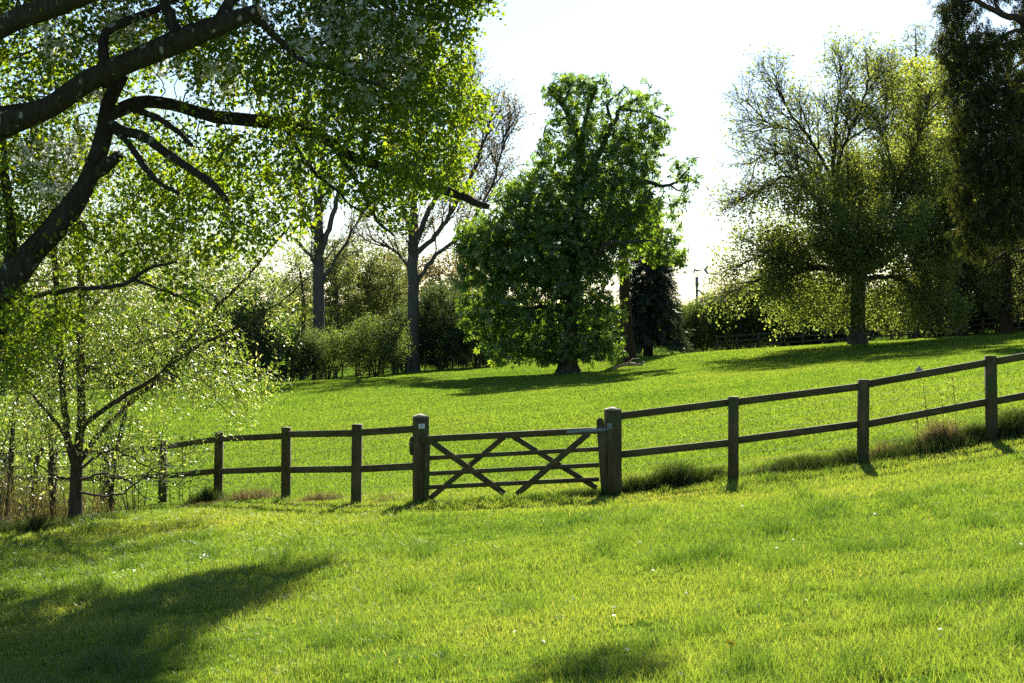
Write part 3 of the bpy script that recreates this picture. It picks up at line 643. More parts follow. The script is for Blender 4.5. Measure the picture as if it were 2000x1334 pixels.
def sapling(px, py_top, d, h, label, seed, lean=0, leaf=1.6):
    rng = np.random.default_rng(seed); b = ground_at(px, d); s = Skel(rng); r = .055
    s.line([np.r_[b - [0, 0, .1], r], np.r_[b + [lean * .2, 0, h * .3], r * .85], np.r_[b + [lean * .6 + .05, .05, h * .65], r * .6], np.r_[b + [lean, 0, h], r * .25]], .12, -1, .012)
    c = b + [lean * .6, 0, h * .7]; v = unit(rng.normal(0, 1, (260, 3))) * rng.uniform(0, 1, (260, 1)) ** .4
    s.grow(c + v * [.9, .8, h * .42], 1.2, .2, .12, 60, jit=.3, bias=(0, 0, .1)); s.radii(.002, 2.3, .02)
    t = put_tree("sapling", b, label, "sapling", s, .03, M["bark2"], "saplings at the left edge")
    pts, dr = s.twigs(.006); leaves("foliage", pts, dr, leaf, .1, .065, lance_tpl(.3, .12), M["willow"], t, b, rng, up=.5)
sapling(18, 600, 22.5, 3.6, "thin reddish sapling at the left edge among dead stems", 41, .1, 2.5)
sapling(-60, 600, 21, 4, "sapling half out of the frame beyond the left edge", 42, .2, 3)
sapling(215, 700, 24.5, 2.6, "thin sapling between willow trunk and the fence post behind it", 44, .3, 1.5)
sapling(105, 700, 23, 2.8, "spindly sapling close to the left of the willow trunk", 45, -.2, 1.8)
sapling(62, 700, 25, 3.2, "leaning sapling standing just left of the willow trunk", 43, .5, 2.5)

# ------------------------------------------------------------------ chestnut
def chestnut():
    rng = np.random.default_rng(51); D = 86; s = Skel(rng); b = ground_at(1110, D)
    s.line([np.r_[b - [0, 0, .3], .95], np.r_[b + [0, 0, .15], .78], np.r_[b + [0, 0, .6], .58], *L([(1113, 680, 15), (1118, 600, 14), (1128, 450, 12), (1134, 340, 9.5), (1133, 262, 8)], D)], .4)
    s.limb(L([(1133, 262, 6), (1118, 235, 5.5), (1100, 205, 5), (1085, 190, 3), (1070, 170, 2)], D), .4, .04)
    s.limb(L([(1133, 262, 5), (1145, 235, 4.5), (1152, 205, 4), (1165, 170, 2.5)], D), .4, .04)
    s.limb(L([(1100, 205, 3), (1110, 180, 2.5), (1125, 155, 1.5)], D), .4, .03)
    s.limb(L([(1140, 350, 6), (1170, 300, 5.5), (1195, 245, 5), (1215, 208, 4), (1245, 195, 2.5), (1275, 185, 1.5)], D), .4, .05)
    s.limb(L([(1197, 240, 3.5), (1185, 205, 3), (1200, 190, 2), (1220, 170, 1.5)], D), .4, .03)
    s.limb(L([(1215, 215, 3), (1260, 220, 2.5), (1300, 235, 1.5)], D), .4, .03)
    s.limb(L([(1130, 400, 6), (1180, 360, 5.5), (1240, 350, 5), (1275, 358, 4), (1310, 362, 3), (1345, 330, 1.6)], D), .4, .05)
    s.limb(L([(1310, 362, 2), (1335, 375, 1.6), (1345, 345, 1.2)], D), .4, .03)
    s.limb(L([(1132, 275, 3), (1105, 232, 2.5), (1075, 236, 2), (1062, 262, 1.4)], D), .4, .03)
    for q in ([(1120, 560, 6), (1060, 500, 5), (980, 470, 3.5), (910, 480, 2)], [(1125, 500, 6), (1090, 430, 5), (1020, 400, 3.5)], [(1118, 610, 5), (1040, 600, 4), (950, 620, 2.5)], [(1122, 540, 5), (1180, 480, 4, -2), (1260, 470, 2.5, -2)], [(1118, 600, 5), (1110, 560, 4, -3), (1090, 560, 3, -5)], [(1120, 560, 5), (1130, 520, 4, 3), (1120, 500, 3, 5)]): s.limb(L(q, D), .4, .06)
    att = blobs([(1112, 185, 52, 38, 150), (1160, 178, 40, 32, 80), (1135, 230, 60, 40, 60), (1078, 185, 18, 25, 16), (1200, 190, 26, 25, 26), (1250, 212, 52, 40, 110), (1295, 235, 18, 26, 18), (1075, 255, 22, 30, 18), (1150, 270, 60, 40, 120), (1210, 280, 60, 40, 140), (1270, 270, 40, 40, 60), (1100, 330, 70, 60, 120), (1180, 340, 90, 60, 170), (1260, 320, 40, 40, 50), (1340, 345, 28, 32, 45), (1320, 400, 18, 14, 10),
                 (1050, 400, 90, 70, 260), (1150, 420, 110, 80, 300), (1240, 420, 55, 60, 130), (1290, 480, 45, 35, 70), (1325, 510, 22, 18, 16), (960, 480, 75, 70, 260), (1060, 500, 120, 90, 380), (1170, 510, 60, 60, 170), (940, 560, 50, 60, 150), (1020, 600, 95, 80, 320), (1110, 620, 85, 75, 260), (1175, 620, 42, 60, 120), (990, 670, 55, 38, 120), (1110, 680, 90, 25, 140), (1195, 670, 22, 35, 40), (925, 625, 30, 30, 30), (1060, 690, 60, 18, 50)], D, rng, .3, .95, 3)
    s.grow(att, 9, .45, .3, 120, bias=(0, 0, -.03), jit=.3); s.radii(.012, 2.2, .3)
    t = put_tree("chestnut_tree", b, "large dense green chestnut tree with pale flower candles standing alone mid-field", "tree", s, .16, M["bark3"])
    pts, dr = s.twigs(.035)
    vv = HOR - (pts[:, 2] - EYE) / pts[:, 1] * F
    leaves("foliage", pts, dr, np.clip(2.6 + (vv - 230) / 150, 2.6, 4.6) * np.clip(.35 + 1.9 * (fbm(pts[:, 0] + pts[:, 1] * .7, pts[:, 2] * 1.3, 1.7, 77) - .18), .1, 1.5), .32, .33, palm_tpl(6, .36, .4), M["chestnut"], t, b, rng, up=1.0, hang=.35, out=.5)
    sel = rng.uniform(0, 1, len(pts)) < .04
    c = pts[sel]; V, Q, n = [], [], 0; q = MB()
    for p_ in c:
        h = rng.uniform(.12, .22); p_ = p_ + rng.normal(0, .25, 3); q.tube([p_, p_ + [0, 0, h * .4], p_ + [0, 0, h]], [.03, .045, .008], 5)
    tag(q.build("flower_candle", M["candle"], t, b), kind="stuff")
    print("chestnut", len(s.p), len(pts))
chestnut()

# ------------------------------------------------------------------ oak on the right
def oak():
    rng = np.random.default_rng(61); D = 92; s = Skel(rng); b = ground_at(1676, D)
    s.line([np.r_[b - [0, 0, .3], 1.0], np.r_[b + [0, 0, .15], .8], np.r_[b + [0, 0, .7], .62], *L([(1675, 620, 17), (1676, 570, 16.5), (1680, 520, 17)], D)], .4)
    T = [[(1680, 520, 11), (1665, 470, 10), (1645, 420, 9), (1632, 370, 8), (1628, 320, 7), (1632, 250, 5), (1640, 180, 3), (1643, 135, 1.8)], [(1632, 370, 6), (1605, 310, 5.5), (1570, 255, 4.6), (1540, 215, 3.6), (1522, 180, 2.4), (1512, 155, 1.5)], [(1640, 400, 6), (1600, 345, 5, 1.5), (1560, 305, 4, 2), (1500, 300, 3, 2.5), (1468, 318, 1.8, 3)], [(1570, 255, 3), (1530, 250, 2.6), (1485, 235, 1.8), (1465, 222, 1.2)],
         [(1630, 340, 5), (1650, 280, 4.5, -2), (1680, 210, 3.5, -3), (1697, 150, 2, -3)], [(1680, 520, 9), (1725, 450, 8), (1745, 390, 7), (1775, 320, 5.5), (1800, 250, 4), (1815, 180, 2.4)], [(1745, 390, 5), (1740, 320, 4, 2), (1730, 250, 3, 2), (1735, 170, 1.8, 2)], [(1690, 530, 8), (1745, 500, 7), (1800, 450, 5.5), (1840, 420, 3.5), (1880, 400, 2)], [(1676, 530, 9), (1640, 528, 8, -1), (1590, 522, 7, -2), (1540, 535, 5, -2.5), (1490, 543, 3, -3), (1455, 558, 1.6, -3)], [(1590, 522, 4.5, -2), (1540, 500, 3.6, -3), (1495, 495, 2.4, -3), (1465, 508, 1.4, -3.4)],
         [(1635, 400, 5), (1590, 385, 4.4, -2), (1540, 345, 3.6, -3), (1490, 365, 2.4, -3.5), (1460, 385, 1.4, -4)], [(1680, 520, 7), (1690, 440, 6, 3), (1680, 380, 4, 5), (1670, 320, 2.5, 5)], [(1680, 540, 7), (1690, 500, 6, -4), (1720, 460, 4, -6), (1760, 440, 2.5, -7)], [(1680, 545, 6), (1660, 500, 5, -4), (1620, 450, 4, -6), (1600, 400, 2.5, -6)], [(1690, 545, 6), (1740, 540, 5), (1790, 560, 3.5), (1830, 590, 2)]]
    lm = [s.limb(L(q, D), .4, .035) for q in T]
    for k_, q in enumerate(lm): s.sprout(q, .46, 3.1 if k_ < 12 else 2.1, 4, .56, .035, .4, .25)
    att = blobs([(1500, 380, 85, 90, 60), (1480, 470, 75, 80, 110), (1540, 540, 80, 60, 170), (1440, 560, 40, 40, 50), (1780, 330, 90, 110, 200), (1600, 480, 120, 90, 460), (1720, 470, 130, 90, 460), (1560, 580, 75, 55, 260), (1660, 580, 110, 50, 300), (1780, 570, 70, 60, 200), (1518, 630, 22, 28, 34), (1830, 470, 60, 90, 160), (1620, 620, 60, 24, 60), (1590, 600, 110, 45, 300), (1760, 600, 76, 42, 220), (1680, 610, 80, 36, 140), (1540, 430, 60, 60, 90)], D, rng, .36, .9, 3)
    s.grow(att, 8, .42, .26, 140, bias=(0, 0, .0), jit=.28); s.radii(.0062, 2.6, .085); s.rad = np.where(np.array(s.r) > 0, np.where(np.array(s.p)[:, 2] > b[2] + 5.5, s.rad * .6, s.rad * .85), s.rad)
    t = put_tree("oak_tree", b, "spreading oak on the right with a bare fan of upper branches and leafy lower crown", "tree", s, .12, M["bark3"])
    pts, dr = s.twigs(.03); u = (pts[:, 0] / pts[:, 1]) * F + 1000; v = HOR - (pts[:, 2] - EYE) / pts[:, 1] * F
    dens = np.clip((v - 300) / 110 + np.clip((u - 1640) / 320, -.4, 1), 0.0, 1); dens = np.where(u < 1490, dens * .4, dens)
    edge = np.clip((u - 1420) / 140, .35, 1)
    leaves("foliage", pts, dr, (.45 + 2.2 * dens) * edge, .5, .15, leaf_tpl(.75, .1, .15), M["oak"], t, b, rng, up=.8, hang=.2, even=1.1)
    print("oak", len(s.p), len(pts))
oak()

# ------------------------------------------------------------------ generic trees by envelope
def env_tree(name, label, cat, px, d, spec, trunk, mats, tip, step, leafn, lsize, seed, tpl=None, thick=.12, rtw=3.0, shell=.35, dk=1.0, bias=(0, 0, 0), limbs=(), group=None, di=None, up=.8, spread=None, hang=.25, kill=1.5, mul=2.6, sprout=None):
    rng = np.random.default_rng(seed); b = ground_at(px, d); s = Skel(rng)
    r0 = trunk[0][2] / F * d; step *= .72
    lid0 = s.line([np.r_[b - [0, 0, .3], r0 * 1.5], np.r_[b + [0, 0, .2], r0 * 1.2], *L(trunk, d)], step * 1.2, -1, step * .08)
    for q in limbs:
        lid = s.limb(L(q, d), step * 1.2, step * .12)
        if sprout: s.sprout(lid, *sprout)
    if sprout: s.sprout(lid0[len(lid0) // 2:], *sprout)
    att = blobs(spec, d, rng, shell, dk, mul); s.grow(att, di or step * 22, step * kill, step, 140, bias=bias, jit=.3); s.radii(tip, 2.2, .3)
    t = put_tree(name, b, label, cat, s, thick, mats[0], group); pts, dr = s.twigs(tip * rtw)
    if leafn: leaves("foliage", pts, dr, leafn * area(spec, d) / (lsize ** 2 * .45) / len(pts), spread or step * 1.1, lsize, tpl or leaf_tpl(.7, .1, .15), mats[1], t, b, rng, up=up, hang=hang)
    return t
env_tree("maple_tree", "yellow-green maple rising behind the right shoulder of the oak", "tree", 1790, 112, [(1790, 180, 70, 70, 220), (1830, 280, 90, 90, 320), (1770, 300, 60, 70, 140), (1850, 400, 80, 90, 240), (1860, 190, 50, 90, 160), (1850, 520, 60, 60, 120)], [(1792, 560, 12), (1800, 400, 9), (1800, 260, 5), (1795, 150, 2)], (M["bark3"], M["lime"]), .014, .5, 3.4, .2, 71)
env_tree("birch_tree", "pale wispy tree top showing above the maple behind the oak", "tree", 1795, 135, [(1790, 95, 40, 55, 150), (1770, 130, 26, 40, 60), (1820, 150, 40, 60, 100), (1790, 250, 60, 90, 120)], [(1795, 500, 8), (1792, 300, 6), (1790, 150, 3), (1788, 60, 1)], (M["bark4"], M["wood_leaf"]), .012, .5, .8, .17, 72)
env_tree("dark_tree", "dark evergreen tree between the maple and the hanging conifer", "tree", 1880, 104, [(1880, 400, 60, 130, 300), (1890, 540, 60, 80, 200), (1870, 300, 40, 70, 90)], [(1880, 600, 10), (1880, 450, 8), (1878, 300, 4)], (M["bark5"], M["dark"]), .014, .5, 3, .2, 75)
env_tree("dark_tree", "leafy olive tree under the cypress at the right edge", "tree", 1965, 100, [(1965, 420, 60, 150, 320), (1975, 560, 60, 70, 200)], [(1965, 600, 10), (1965, 450, 8), (1960, 300, 4)], (M["bark5"], M["wood_leaf"]), .014, .5, 3, .2, 76)
env_tree("dark_tree", "dark evergreen tree beyond the right edge", "tree", 2060, 98, [(2060, 400, 80, 180, 360), (2060, 560, 70, 70, 200)], [(2060, 600, 10), (2060, 450, 8), (2060, 300, 4)], (M["bark5"], M["dark"]), .014, .5, 3, .2, 77)
env_tree("dark_tree", "large dark tree added unseen outside the right edge to shade the field", "tree", 2230, 96, [(2230, 330, 130, 260, 420), (2200, 480, 120, 120, 200), (2120, 250, 60, 140, 150)], [(2230, 600, 14), (2230, 450, 12), (2230, 200, 6)], (M["bark5"], M["dark"]), .014, .6, 3, .26, 78)  # unseen tree, put in to cast shade over the right of the field
# poplars
env_tree("poplar_tree", "tall near-bare poplar with a forked grey trunk left of the field", "tree", 622, 108, [(640, 330, 110, 110, 260), (600, 200, 110, 110, 240), (690, 180, 90, 120, 200), (560, 360, 50, 80, 80), (650, 60, 100, 100, 160)], [(623, 700, 11.5), (622, 600, 11), (622, 500, 10.5), (622, 420, 8)], (M["bark4"], M["wood_leaf"]), .010, .55, .25, .16, 73, bias=(0, 0, .25), mul=1, sprout=(.6, 3.6, 3, .5, .1, .4, .2),
         limbs=([(622, 430, 7), (628, 340, 5.5), (632, 240, 4), (640, 120, 2.2), (645, 30, 1)], [(622, 470, 6), (590, 400, 5), (570, 320, 3.4), (560, 230, 1.8)], [(625, 500, 6), (650, 420, 5), (670, 340, 4), (690, 240, 2.8), (705, 140, 1.4)], [(624, 430, 5), (610, 350, 4), (600, 250, 2.8), (590, 150, 1.4)], [(624, 560, 4), (660, 500, 3), (690, 450, 2), (720, 400, 1)], [(620, 520, 4), (590, 480, 3), (560, 460, 2)]))
env_tree("poplar_tree", "tall poplar with copper young leaves beside the chestnut", "tree", 808, 106, [(850, 300, 110, 100, 260), (930, 260, 95, 100, 330), (970, 300, 60, 90, 240), (985, 210, 48, 70, 180), (900, 160, 60, 80, 120), (760, 300, 80, 90, 120), (1010, 300, 30, 60, 90), (900, 400, 80, 60, 130), (800, 100, 100, 100, 140)], [(808, 690, 11.5), (807, 600, 11), (806, 500, 10.5), (808, 420, 8.5)], (M["bark4"], M["copper"]), .010, .5, 1.0, .16, 74, bias=(0, 0, .25), mul=1.6, sprout=(.55, 3.6, 3, .5, .1, .4, .2),
         limbs=([(808, 430, 7), (812, 330, 5), (830, 220, 3.4), (850, 100, 1.4)], [(808, 480, 6), (840, 410, 5), (870, 340, 4), (900, 260, 2.8), (920, 160, 1.4)], [(808, 500, 5.5), (850, 460, 4.8), (890, 400, 4), (930, 320, 3), (960, 230, 1.6)], [(808, 560, 4.5), (850, 500, 4), (910, 450, 3.2), (960, 360, 2.2), (990, 260, 1.2)], [(806, 470, 4.5), (785, 400, 3.6), (770, 320, 2.6), (760, 220, 1.3)], [(806, 530, 3), (770, 490, 2.4), (730, 470, 1.4)]))
# woodland behind the left edge of the field
WOOD = [("ash_tree", "hazy olive tree filling the gap between the two poplars", 700, 128, 548, 75, 95, "wood_leaf", 3.6, 81),
        ("ash_tree", "bare brownish tree behind the copper poplar trunk", 770, 126, 570, 75, 80, "wood_leaf", 2.6, 82),
        ("ash_tree", "small rust-tinted tree low beside the copper poplar trunk", 860, 118, 555, 60, 75, "copper", 2.6, 83),
        ("ash_tree", "round-headed grey-green tree just right of the forked poplar", 655, 120, 555, 50, 95, "wood_leaf", 3.2, 84),
        ("ash_tree", "distant pale tree seen low left of the forked poplar", 570, 140, 600, 60, 70, "wood_leaf", 3, 85),
        ("ash_tree", "olive tree low between the poplars, nearer the copper one", 745, 134, 590, 60, 70, "wood_leaf", 3.2, 92),
        ("ash_tree", "pale thin tree just left of the forked poplar", 590, 125, 560, 45, 90, "wood_leaf", 2, 94),
        ("ash_tree", "pale thin tree left of the copper poplar trunk, top level with its fork", 775, 145, 545, 50, 90, "wood_leaf", 2, 95),
        ("ash_tree", "dusky tree behind the chestnut's left shoulder", 930, 130, 560, 60, 90, "wood_leaf", 3, 93),
        ("ash_tree", "dusky tree behind the tip of the willow's long branch", 505, 112, 600, 60, 110, "dark", 2.2, 86),
        ("ash_tree", "dark tree behind the middle of the willow crown", 420, 108, 580, 65, 130, "dark", 2.2, 87),
        ("ash_tree", "slim tree glimpsed through the willow left of its long branch", 330, 106, 560, 55, 140, "wood_leaf", 1.8, 88),
        ("ash_tree", "tree behind the upright willow stems", 235, 102, 560, 65, 150, "dark", 2, 89),
        ("ash_tree", "tree behind the left edge of the willow", 120, 100, 540, 80, 160, "wood_leaf", 2, 90),
        ("ash_tree", "tree closing the wood beyond the left edge saplings", 0, 98, 540, 90, 170, "dark", 2, 91)]
for nm, lb, px, d, cy, rx, ry, mk, ln, sd_ in WOOD:
    bt = ground_at(px, d); by = HOR - (bt[2] - EYE) / d * F
    env_tree(nm, lb, "tree", px, d, [(px, cy, rx, ry, 190), (px - rx * .35, cy - ry * .3, rx * .6, ry * .55, 90), (px + rx * .4, cy + ry * .25, rx * .6, ry * .6, 90), (px - rx * .2, cy + ry * .9, rx * .8, ry * .5, 90)], [(px, by - 40, 3.6), (px + 3, cy + ry * .4, 4), (px - 3, cy - ry * .3, 2)], (M["bark4"], M[mk]), .013, .5, ln, .18, sd_, group="trees of the wood beyond the field", kill=1.9)
def shrub(label, px, d, cy, rx, ry, mk, ln, seed, n=220, name="shrub", group=None, lsize=.105, stems=4, sr=.06, step=.32, up=.8, tpl=None):
    rng = np.random.default_rng(seed); b = ground_at(px, d); s = Skel(rng); k = d / F
    for i in range(stems):
        a = i * 2 * math.pi / stems + rng.uniform(0, 1); e = P(px, cy, d) + [math.cos(a) * rx * k * .5, math.sin(a) * rx * k * .5, 0]; b1 = b + [math.cos(a) * .15, math.sin(a) * .15, -.1]
        s.line([np.r_[b1, sr], np.r_[(b1 + e) / 2 + rng.normal(0, .1, 3) * sr / .06, sr * .75], np.r_[e, sr * .33]], step)
    att = blobs([(px, cy, rx, ry, n), (px + rng.uniform(-.5, .5) * rx, cy - ry * .3, rx * .6, ry * .8, n // 3), (px + rng.uniform(-.6, .6) * rx, cy + ry * .2, rx * .7, ry * .7, n // 3)], d, rng, .3, mul=1.5)
    att = np.vstack([att, att + rng.normal(0, .3, att.shape)]); att = att[att[:, 2] > gz(att[:, 0], att[:, 1]) + .1]
    s.grow(att, step * 14, step * 1.4, step, 70, jit=.35, bias=(0, 0, .1)); s.radii(.010 * min(1, sr / .03), 2.2, sr)
    t = put_tree(name, b, label, "shrub" if name != "hedge_bush" else "hedge", s, .035, M["bark3"], group); pts, dr = s.twigs(.03)
    leaves("foliage", pts, dr, ln * .6 * math.pi * rx * ry * (d / F) ** 2 / (lsize ** 2 * .45) / len(pts), step * 1.0, lsize, tpl or leaf_tpl(.6, .1, .1), M[mk], t, b, rng, up=up)
    return t
shrub("bright yellow-green round bush at the wood edge between the poplars", 735, 100, 675, 62, 52, "shrub", 13, 101, 360)
shrub("sprawling pale-topped bush at the foot of the forked poplar", 640, 101, 690, 58, 42, "shrub", 12, 102, 300)
shrub("low dark bush at the end of the wood edge behind the willow", 565, 99, 690, 60, 55, "dark", 14, 103)
shrub("tall dark bush right of the copper poplar trunk", 860, 108, 645, 66, 85, "dark", 16, 104, 480)
shrub("dark bush half behind the chestnut's left skirt", 930, 106, 660, 50, 65, "dark", 15, 105, 300)
shrub("dark shrub low between copper poplar and bright bush", 790, 109, 670, 36, 60, "dark", 14, 106, 240)
for i, (px, cy, rx, ry, lb) in enumerate([(490, 660, 60, 90, "dark bush behind the lower right of the willow"), (405, 660, 60, 95, "dark bush behind the middle of the willow"), (310, 680, 55, 85, "dark bush between willow stems and its long branch"), (215, 690, 60, 90, "dark bush behind the upright willow stems"), (110, 690, 65, 100, "dark bush behind the left side of the willow"), (0, 690, 70, 110, "dark bush at the left edge far behind the saplings")]):
    shrub(lb, px, 96 - i * 2, cy, rx, ry, "dark", 12, 110 + i, 260, group="dark bushes along the left wood edge")
shrub("distant bushes behind the chestnut trunk and skirt", 1010, 122, 650, 60, 50, "dark", 8, 118, 240)
# right hedge
H = [(1345, 122, 650, 26, 38, "first light green hedge bush right of the dark conifer"), (1375, 120, 640, 34, 48, "light-topped hedge bush under the turbine mast"), (1425, 118, 632, 40, 56, "rounded hedge bush right of the turbine mast"), (1475, 116, 622, 42, 62, "tall hedge bush at the oak's left drooping twigs"), (1530, 114, 618, 46, 66, "hedge bush behind the oak's lowest left bough"), (1590, 113, 620, 46, 64, "hedge bush behind the left of the oak trunk")]
for i, (px, d, cy, rx, ry, lb) in enumerate(H): shrub(lb, px, d, cy - 6, rx * 1.05, ry * 1.15, "shrub", 18, 130 + i, 340, "hedge_bush", "bushes of the hedge left of the oak")
RB = [(1700, 116, 640, 50, 40, "dark", "low dark bush behind the fence right of the oak trunk"), (1790, 117, 635, 55, 45, "dark", "low dark bush behind the fence under the maple"), (1870, 115, 625, 55, 50, "dark", "low dark bush behind the fence under the dark evergreen tree"), (1950, 113, 622, 55, 50, "dark", "low dark bush behind the fence under the olive tree"), (2030, 111, 620, 55, 50, "dark", "low dark bush behind the fence at the right frame edge"), (1620, 117, 645, 50, 40, "dark", "low dark bush behind the fence left of the oak trunk"), (1560, 118, 648, 45, 36, "dark", "low dark bush behind the fence under the oak's low bough"), (1750, 108, 600, 55, 50, "shrub", "sunlit hazel bush just right of the oak trunk"), (1660, 114, 610, 50, 60, "wood_leaf", "dusky bush directly behind the oak trunk"), (1830, 114, 560, 55, 90, "dark", "dark evergreen bush behind the far fence right of the hazel"), (1900, 112, 540, 60, 110, "dark", "tall dark evergreen bush below the hanging conifer"), (1975, 110, 550, 60, 110, "dark", "dark evergreen bush at the right edge"), (2060, 108, 540, 70, 120, "dark", "dark evergreen bush beyond the right edge")]
for i, (px, d, cy, rx, ry, mk, lb) in enumerate(RB): shrub(lb, px, d, cy, rx, ry, mk, 13, 140 + i, 380)

# ------------------------------------------------------------------ conifers
def conifer(label, px, d, top, rx, bot, seed, trunk_px, mk="needle"):
    rng = np.random.default_rng(seed); b = ground_at(px, d); tp = P(px, top, d); s = Skel(rng); h = tp[2] - b[2]; R0 = rx / F * d
    t = thing("conifer", b, label, "conifer tree"); q = MB(); z = np.linspace(0, 1, 14); q.tube(b + z[:, None] * (tp - b), (trunk_px / F * d) * (1 - z * .93), 8); q.build("trunk", M["bark5"], t, b, True)
    pts, dr = [], []; bq = MB(); zz = .08
    while zz < .99:
        n = 7; zz += .013 + .008 * rng.uniform()
        for i in range(n):
            a = rng.uniform(0, 2 * math.pi); Lb = R0 * max(0, 1 - zz) ** .95 * rng.uniform(.65, 1.1) + .15; u = np.array([math.cos(a), math.sin(a), 0]); st_ = b + (tp - b) * zz; m_ = max(3, int(Lb / .28)); f = np.linspace(0, 1, m_)[:, None]
            c = st_ + u * Lb * f + np.array([0, 0, 1]) * (.10 * f - .38 * f ** 2) * Lb; bq.tube(c, np.linspace(.03, .006, m_), 3, False)
            k = f[:, 0] > .15; pts.append(c[k]); dr.append(np.repeat(unit(u[None] + [0, 0, -.2]), k.sum(), 0))
    bq.build("branchwork", M["bark5"], t, b)
    leaves("foliage", np.vstack(pts), np.vstack(dr), 5, .25, .5, spray_tpl(7, .14, .3), M[mk], t, b, rng, up=1.2, hang=.35, out=1.2); return t
conifer("dark conical conifer behind the right side of the chestnut", 1266, 106, 400, 84, 690, 151, 10)
env_tree("dark_tree", "bare-stemmed dark tree with flared foot tucked behind the chestnut", "tree", 1230, 95, [(1225, 420, 60, 60, 120), (1200, 360, 40, 50, 60), (1250, 470, 35, 40, 40)], [(1226, 650, 11), (1220, 560, 10), (1218, 470, 8), (1222, 400, 5)], (M["bark5"], M["chestnut"]), .014, .45, 1.6, .25, 152)
def cypress():
    """tall conifer at the right edge with hanging sprays"""
    rng = np.random.default_rng(161); d = 70; s = Skel(rng); b = ground_at(2040, d); k = d / F
    s.line([np.r_[b - [0, 0, .3], .75], np.r_[b + [0, 0, .6], .55], *L([(2035, 400, 20), (2030, 150, 15), (2028, -150, 10), (2025, -400, 3)], d)], .5)
    s.limb(L([(2030, 80, 7), (1995, 42, 7, -1), (1960, 28, 6, -1.6), (1925, 14, 5, -2), (1900, -6, 4, -2.2), (1880, -40, 2, -2.2)], d), .4, .04)
    s.limb(L([(1960, 28, 4, -1.6), (1945, 8, 3.4, -2), (1960, -15, 3, -2)], d), .4, .03)
    for y, x, z in ((20, 1850, -1), (-60, 1870, 1), (120, 1865, 1.5), (190, 1880, -1.5), (280, 1880, .5), (360, 1885, -1), (450, 1895, 1), (90, 1930, -3), (240, 1940, -3.5), (400, 1950, -3.5), (520, 1930, 0), (-150, 1900, 0), (60, 2140, 1), (250, 2150, -1), (420, 2150, 0), (330, 1960, 3.5), (150, 1960, 3.5)):
        s.limb(L([(2032, y - 25, 5), ((2032 + x) / 2, y - 30, 4, z * .6), (x, y, 2, z)], d), .4, .06)
    att = blobs([(1865, 20, 36, 40, 110, -1, 1), (1860, 90, 34, 50, 120, .5, 1), (1880, 170, 40, 60, 150, -1), (1890, 270, 40, 70, 190, 0), (1895, 380, 40, 70, 190, 0), (1900, 460, 36, 40, 70), (1930, 100, 60, 50, 200, -2.5, 1.4), (1950, 200, 70, 60, 260, -3, 1.5), (1950, 310, 70, 70, 300, -3, 1.6), (1965, 420, 60, 60, 200, -3, 1.6), (2060, 200, 90, 300, 600, 0, 2.4), (2000, -60, 110, 60, 200), (1870, -60, 40, 50, 60, 1)], d, rng, .4, .8, 3.2)
    s.grow(att, 6, .36, .24, 120, bias=(0, 0, -.25), jit=.3); s.radii(.01, 2.2, .14)
    t = put_tree("cypress_tree", b, "towering dark conifer with hanging sprays and a reddish top limb at the right edge", "conifer tree", s, .06, M["bark5"]); pts, dr = s.twigs(.022)
    leaves("foliage", pts, dr, 8, .3, .34, spray_tpl(6, .16, .5), M["cedar"], t, b, rng, up=.6, hang=1.3, out=.5); print("cypress", len(pts))
cypress()

# ------------------------------------------------------------------ far fence along the top of the field
def far_fence():
    xs = [1400, 1440, 1482, 1525, 1568, 1612, 1655, 1698, 1740, 1775, 1815, 1850, 1885, 1920, 1955, 1990, 2030, 2070]; stn = []
    for i, x in enumerate(xs):
        f = i / (len(xs) - 1); stn.append(ground_at(x, 113 - 12 * f))
    b = stn[0]; t = thing("paddock_fence", b, "distant post and rail fence under the trees along the top right of the field", "fence")
    for i, p_ in enumerate(stn):
        q = MB(); q.bar(p_ - [0, 0, .2], p_ + [0, 0, 1.25], .13, .13, up=(0, 1, 0)); q.build("post", M["grey_wood"], t, b)
        if i:
            a = stn[i - 1]
            for h in (.35, .75, 1.15): q = MB(); q.bar(a + [0, -.08, h], p_ + [0, -.08, h], .045, .1); q.build("rail", M["grey_wood"], t, b)
far_fence()
# rough fence along the wood edge on the left of the field
def wood_fence():
    xs = list(range(560, 960, 27)); stn = [ground_at(x, 99 + (x - 560) / 400 * 5) for x in xs]; b = stn[0]; rng = np.random.default_rng(5)
    t = thing("stake_fence", b, "low dark stake fence in the shade under the wood edge bushes", "fence")
    for p_ in stn: q = MB(); q.tube([p_ - [0, 0, .2], p_ + [rng.normal(0, .03), 0, 1.05]], [.06, .05], 6); q.build("stake", M["bark5"], t, b)
    q = MB(); q.tube(np.array(stn) + [0, 0, .85], .035, 5); q.build("rail", M["bark5"], t, b)
wood_fence()

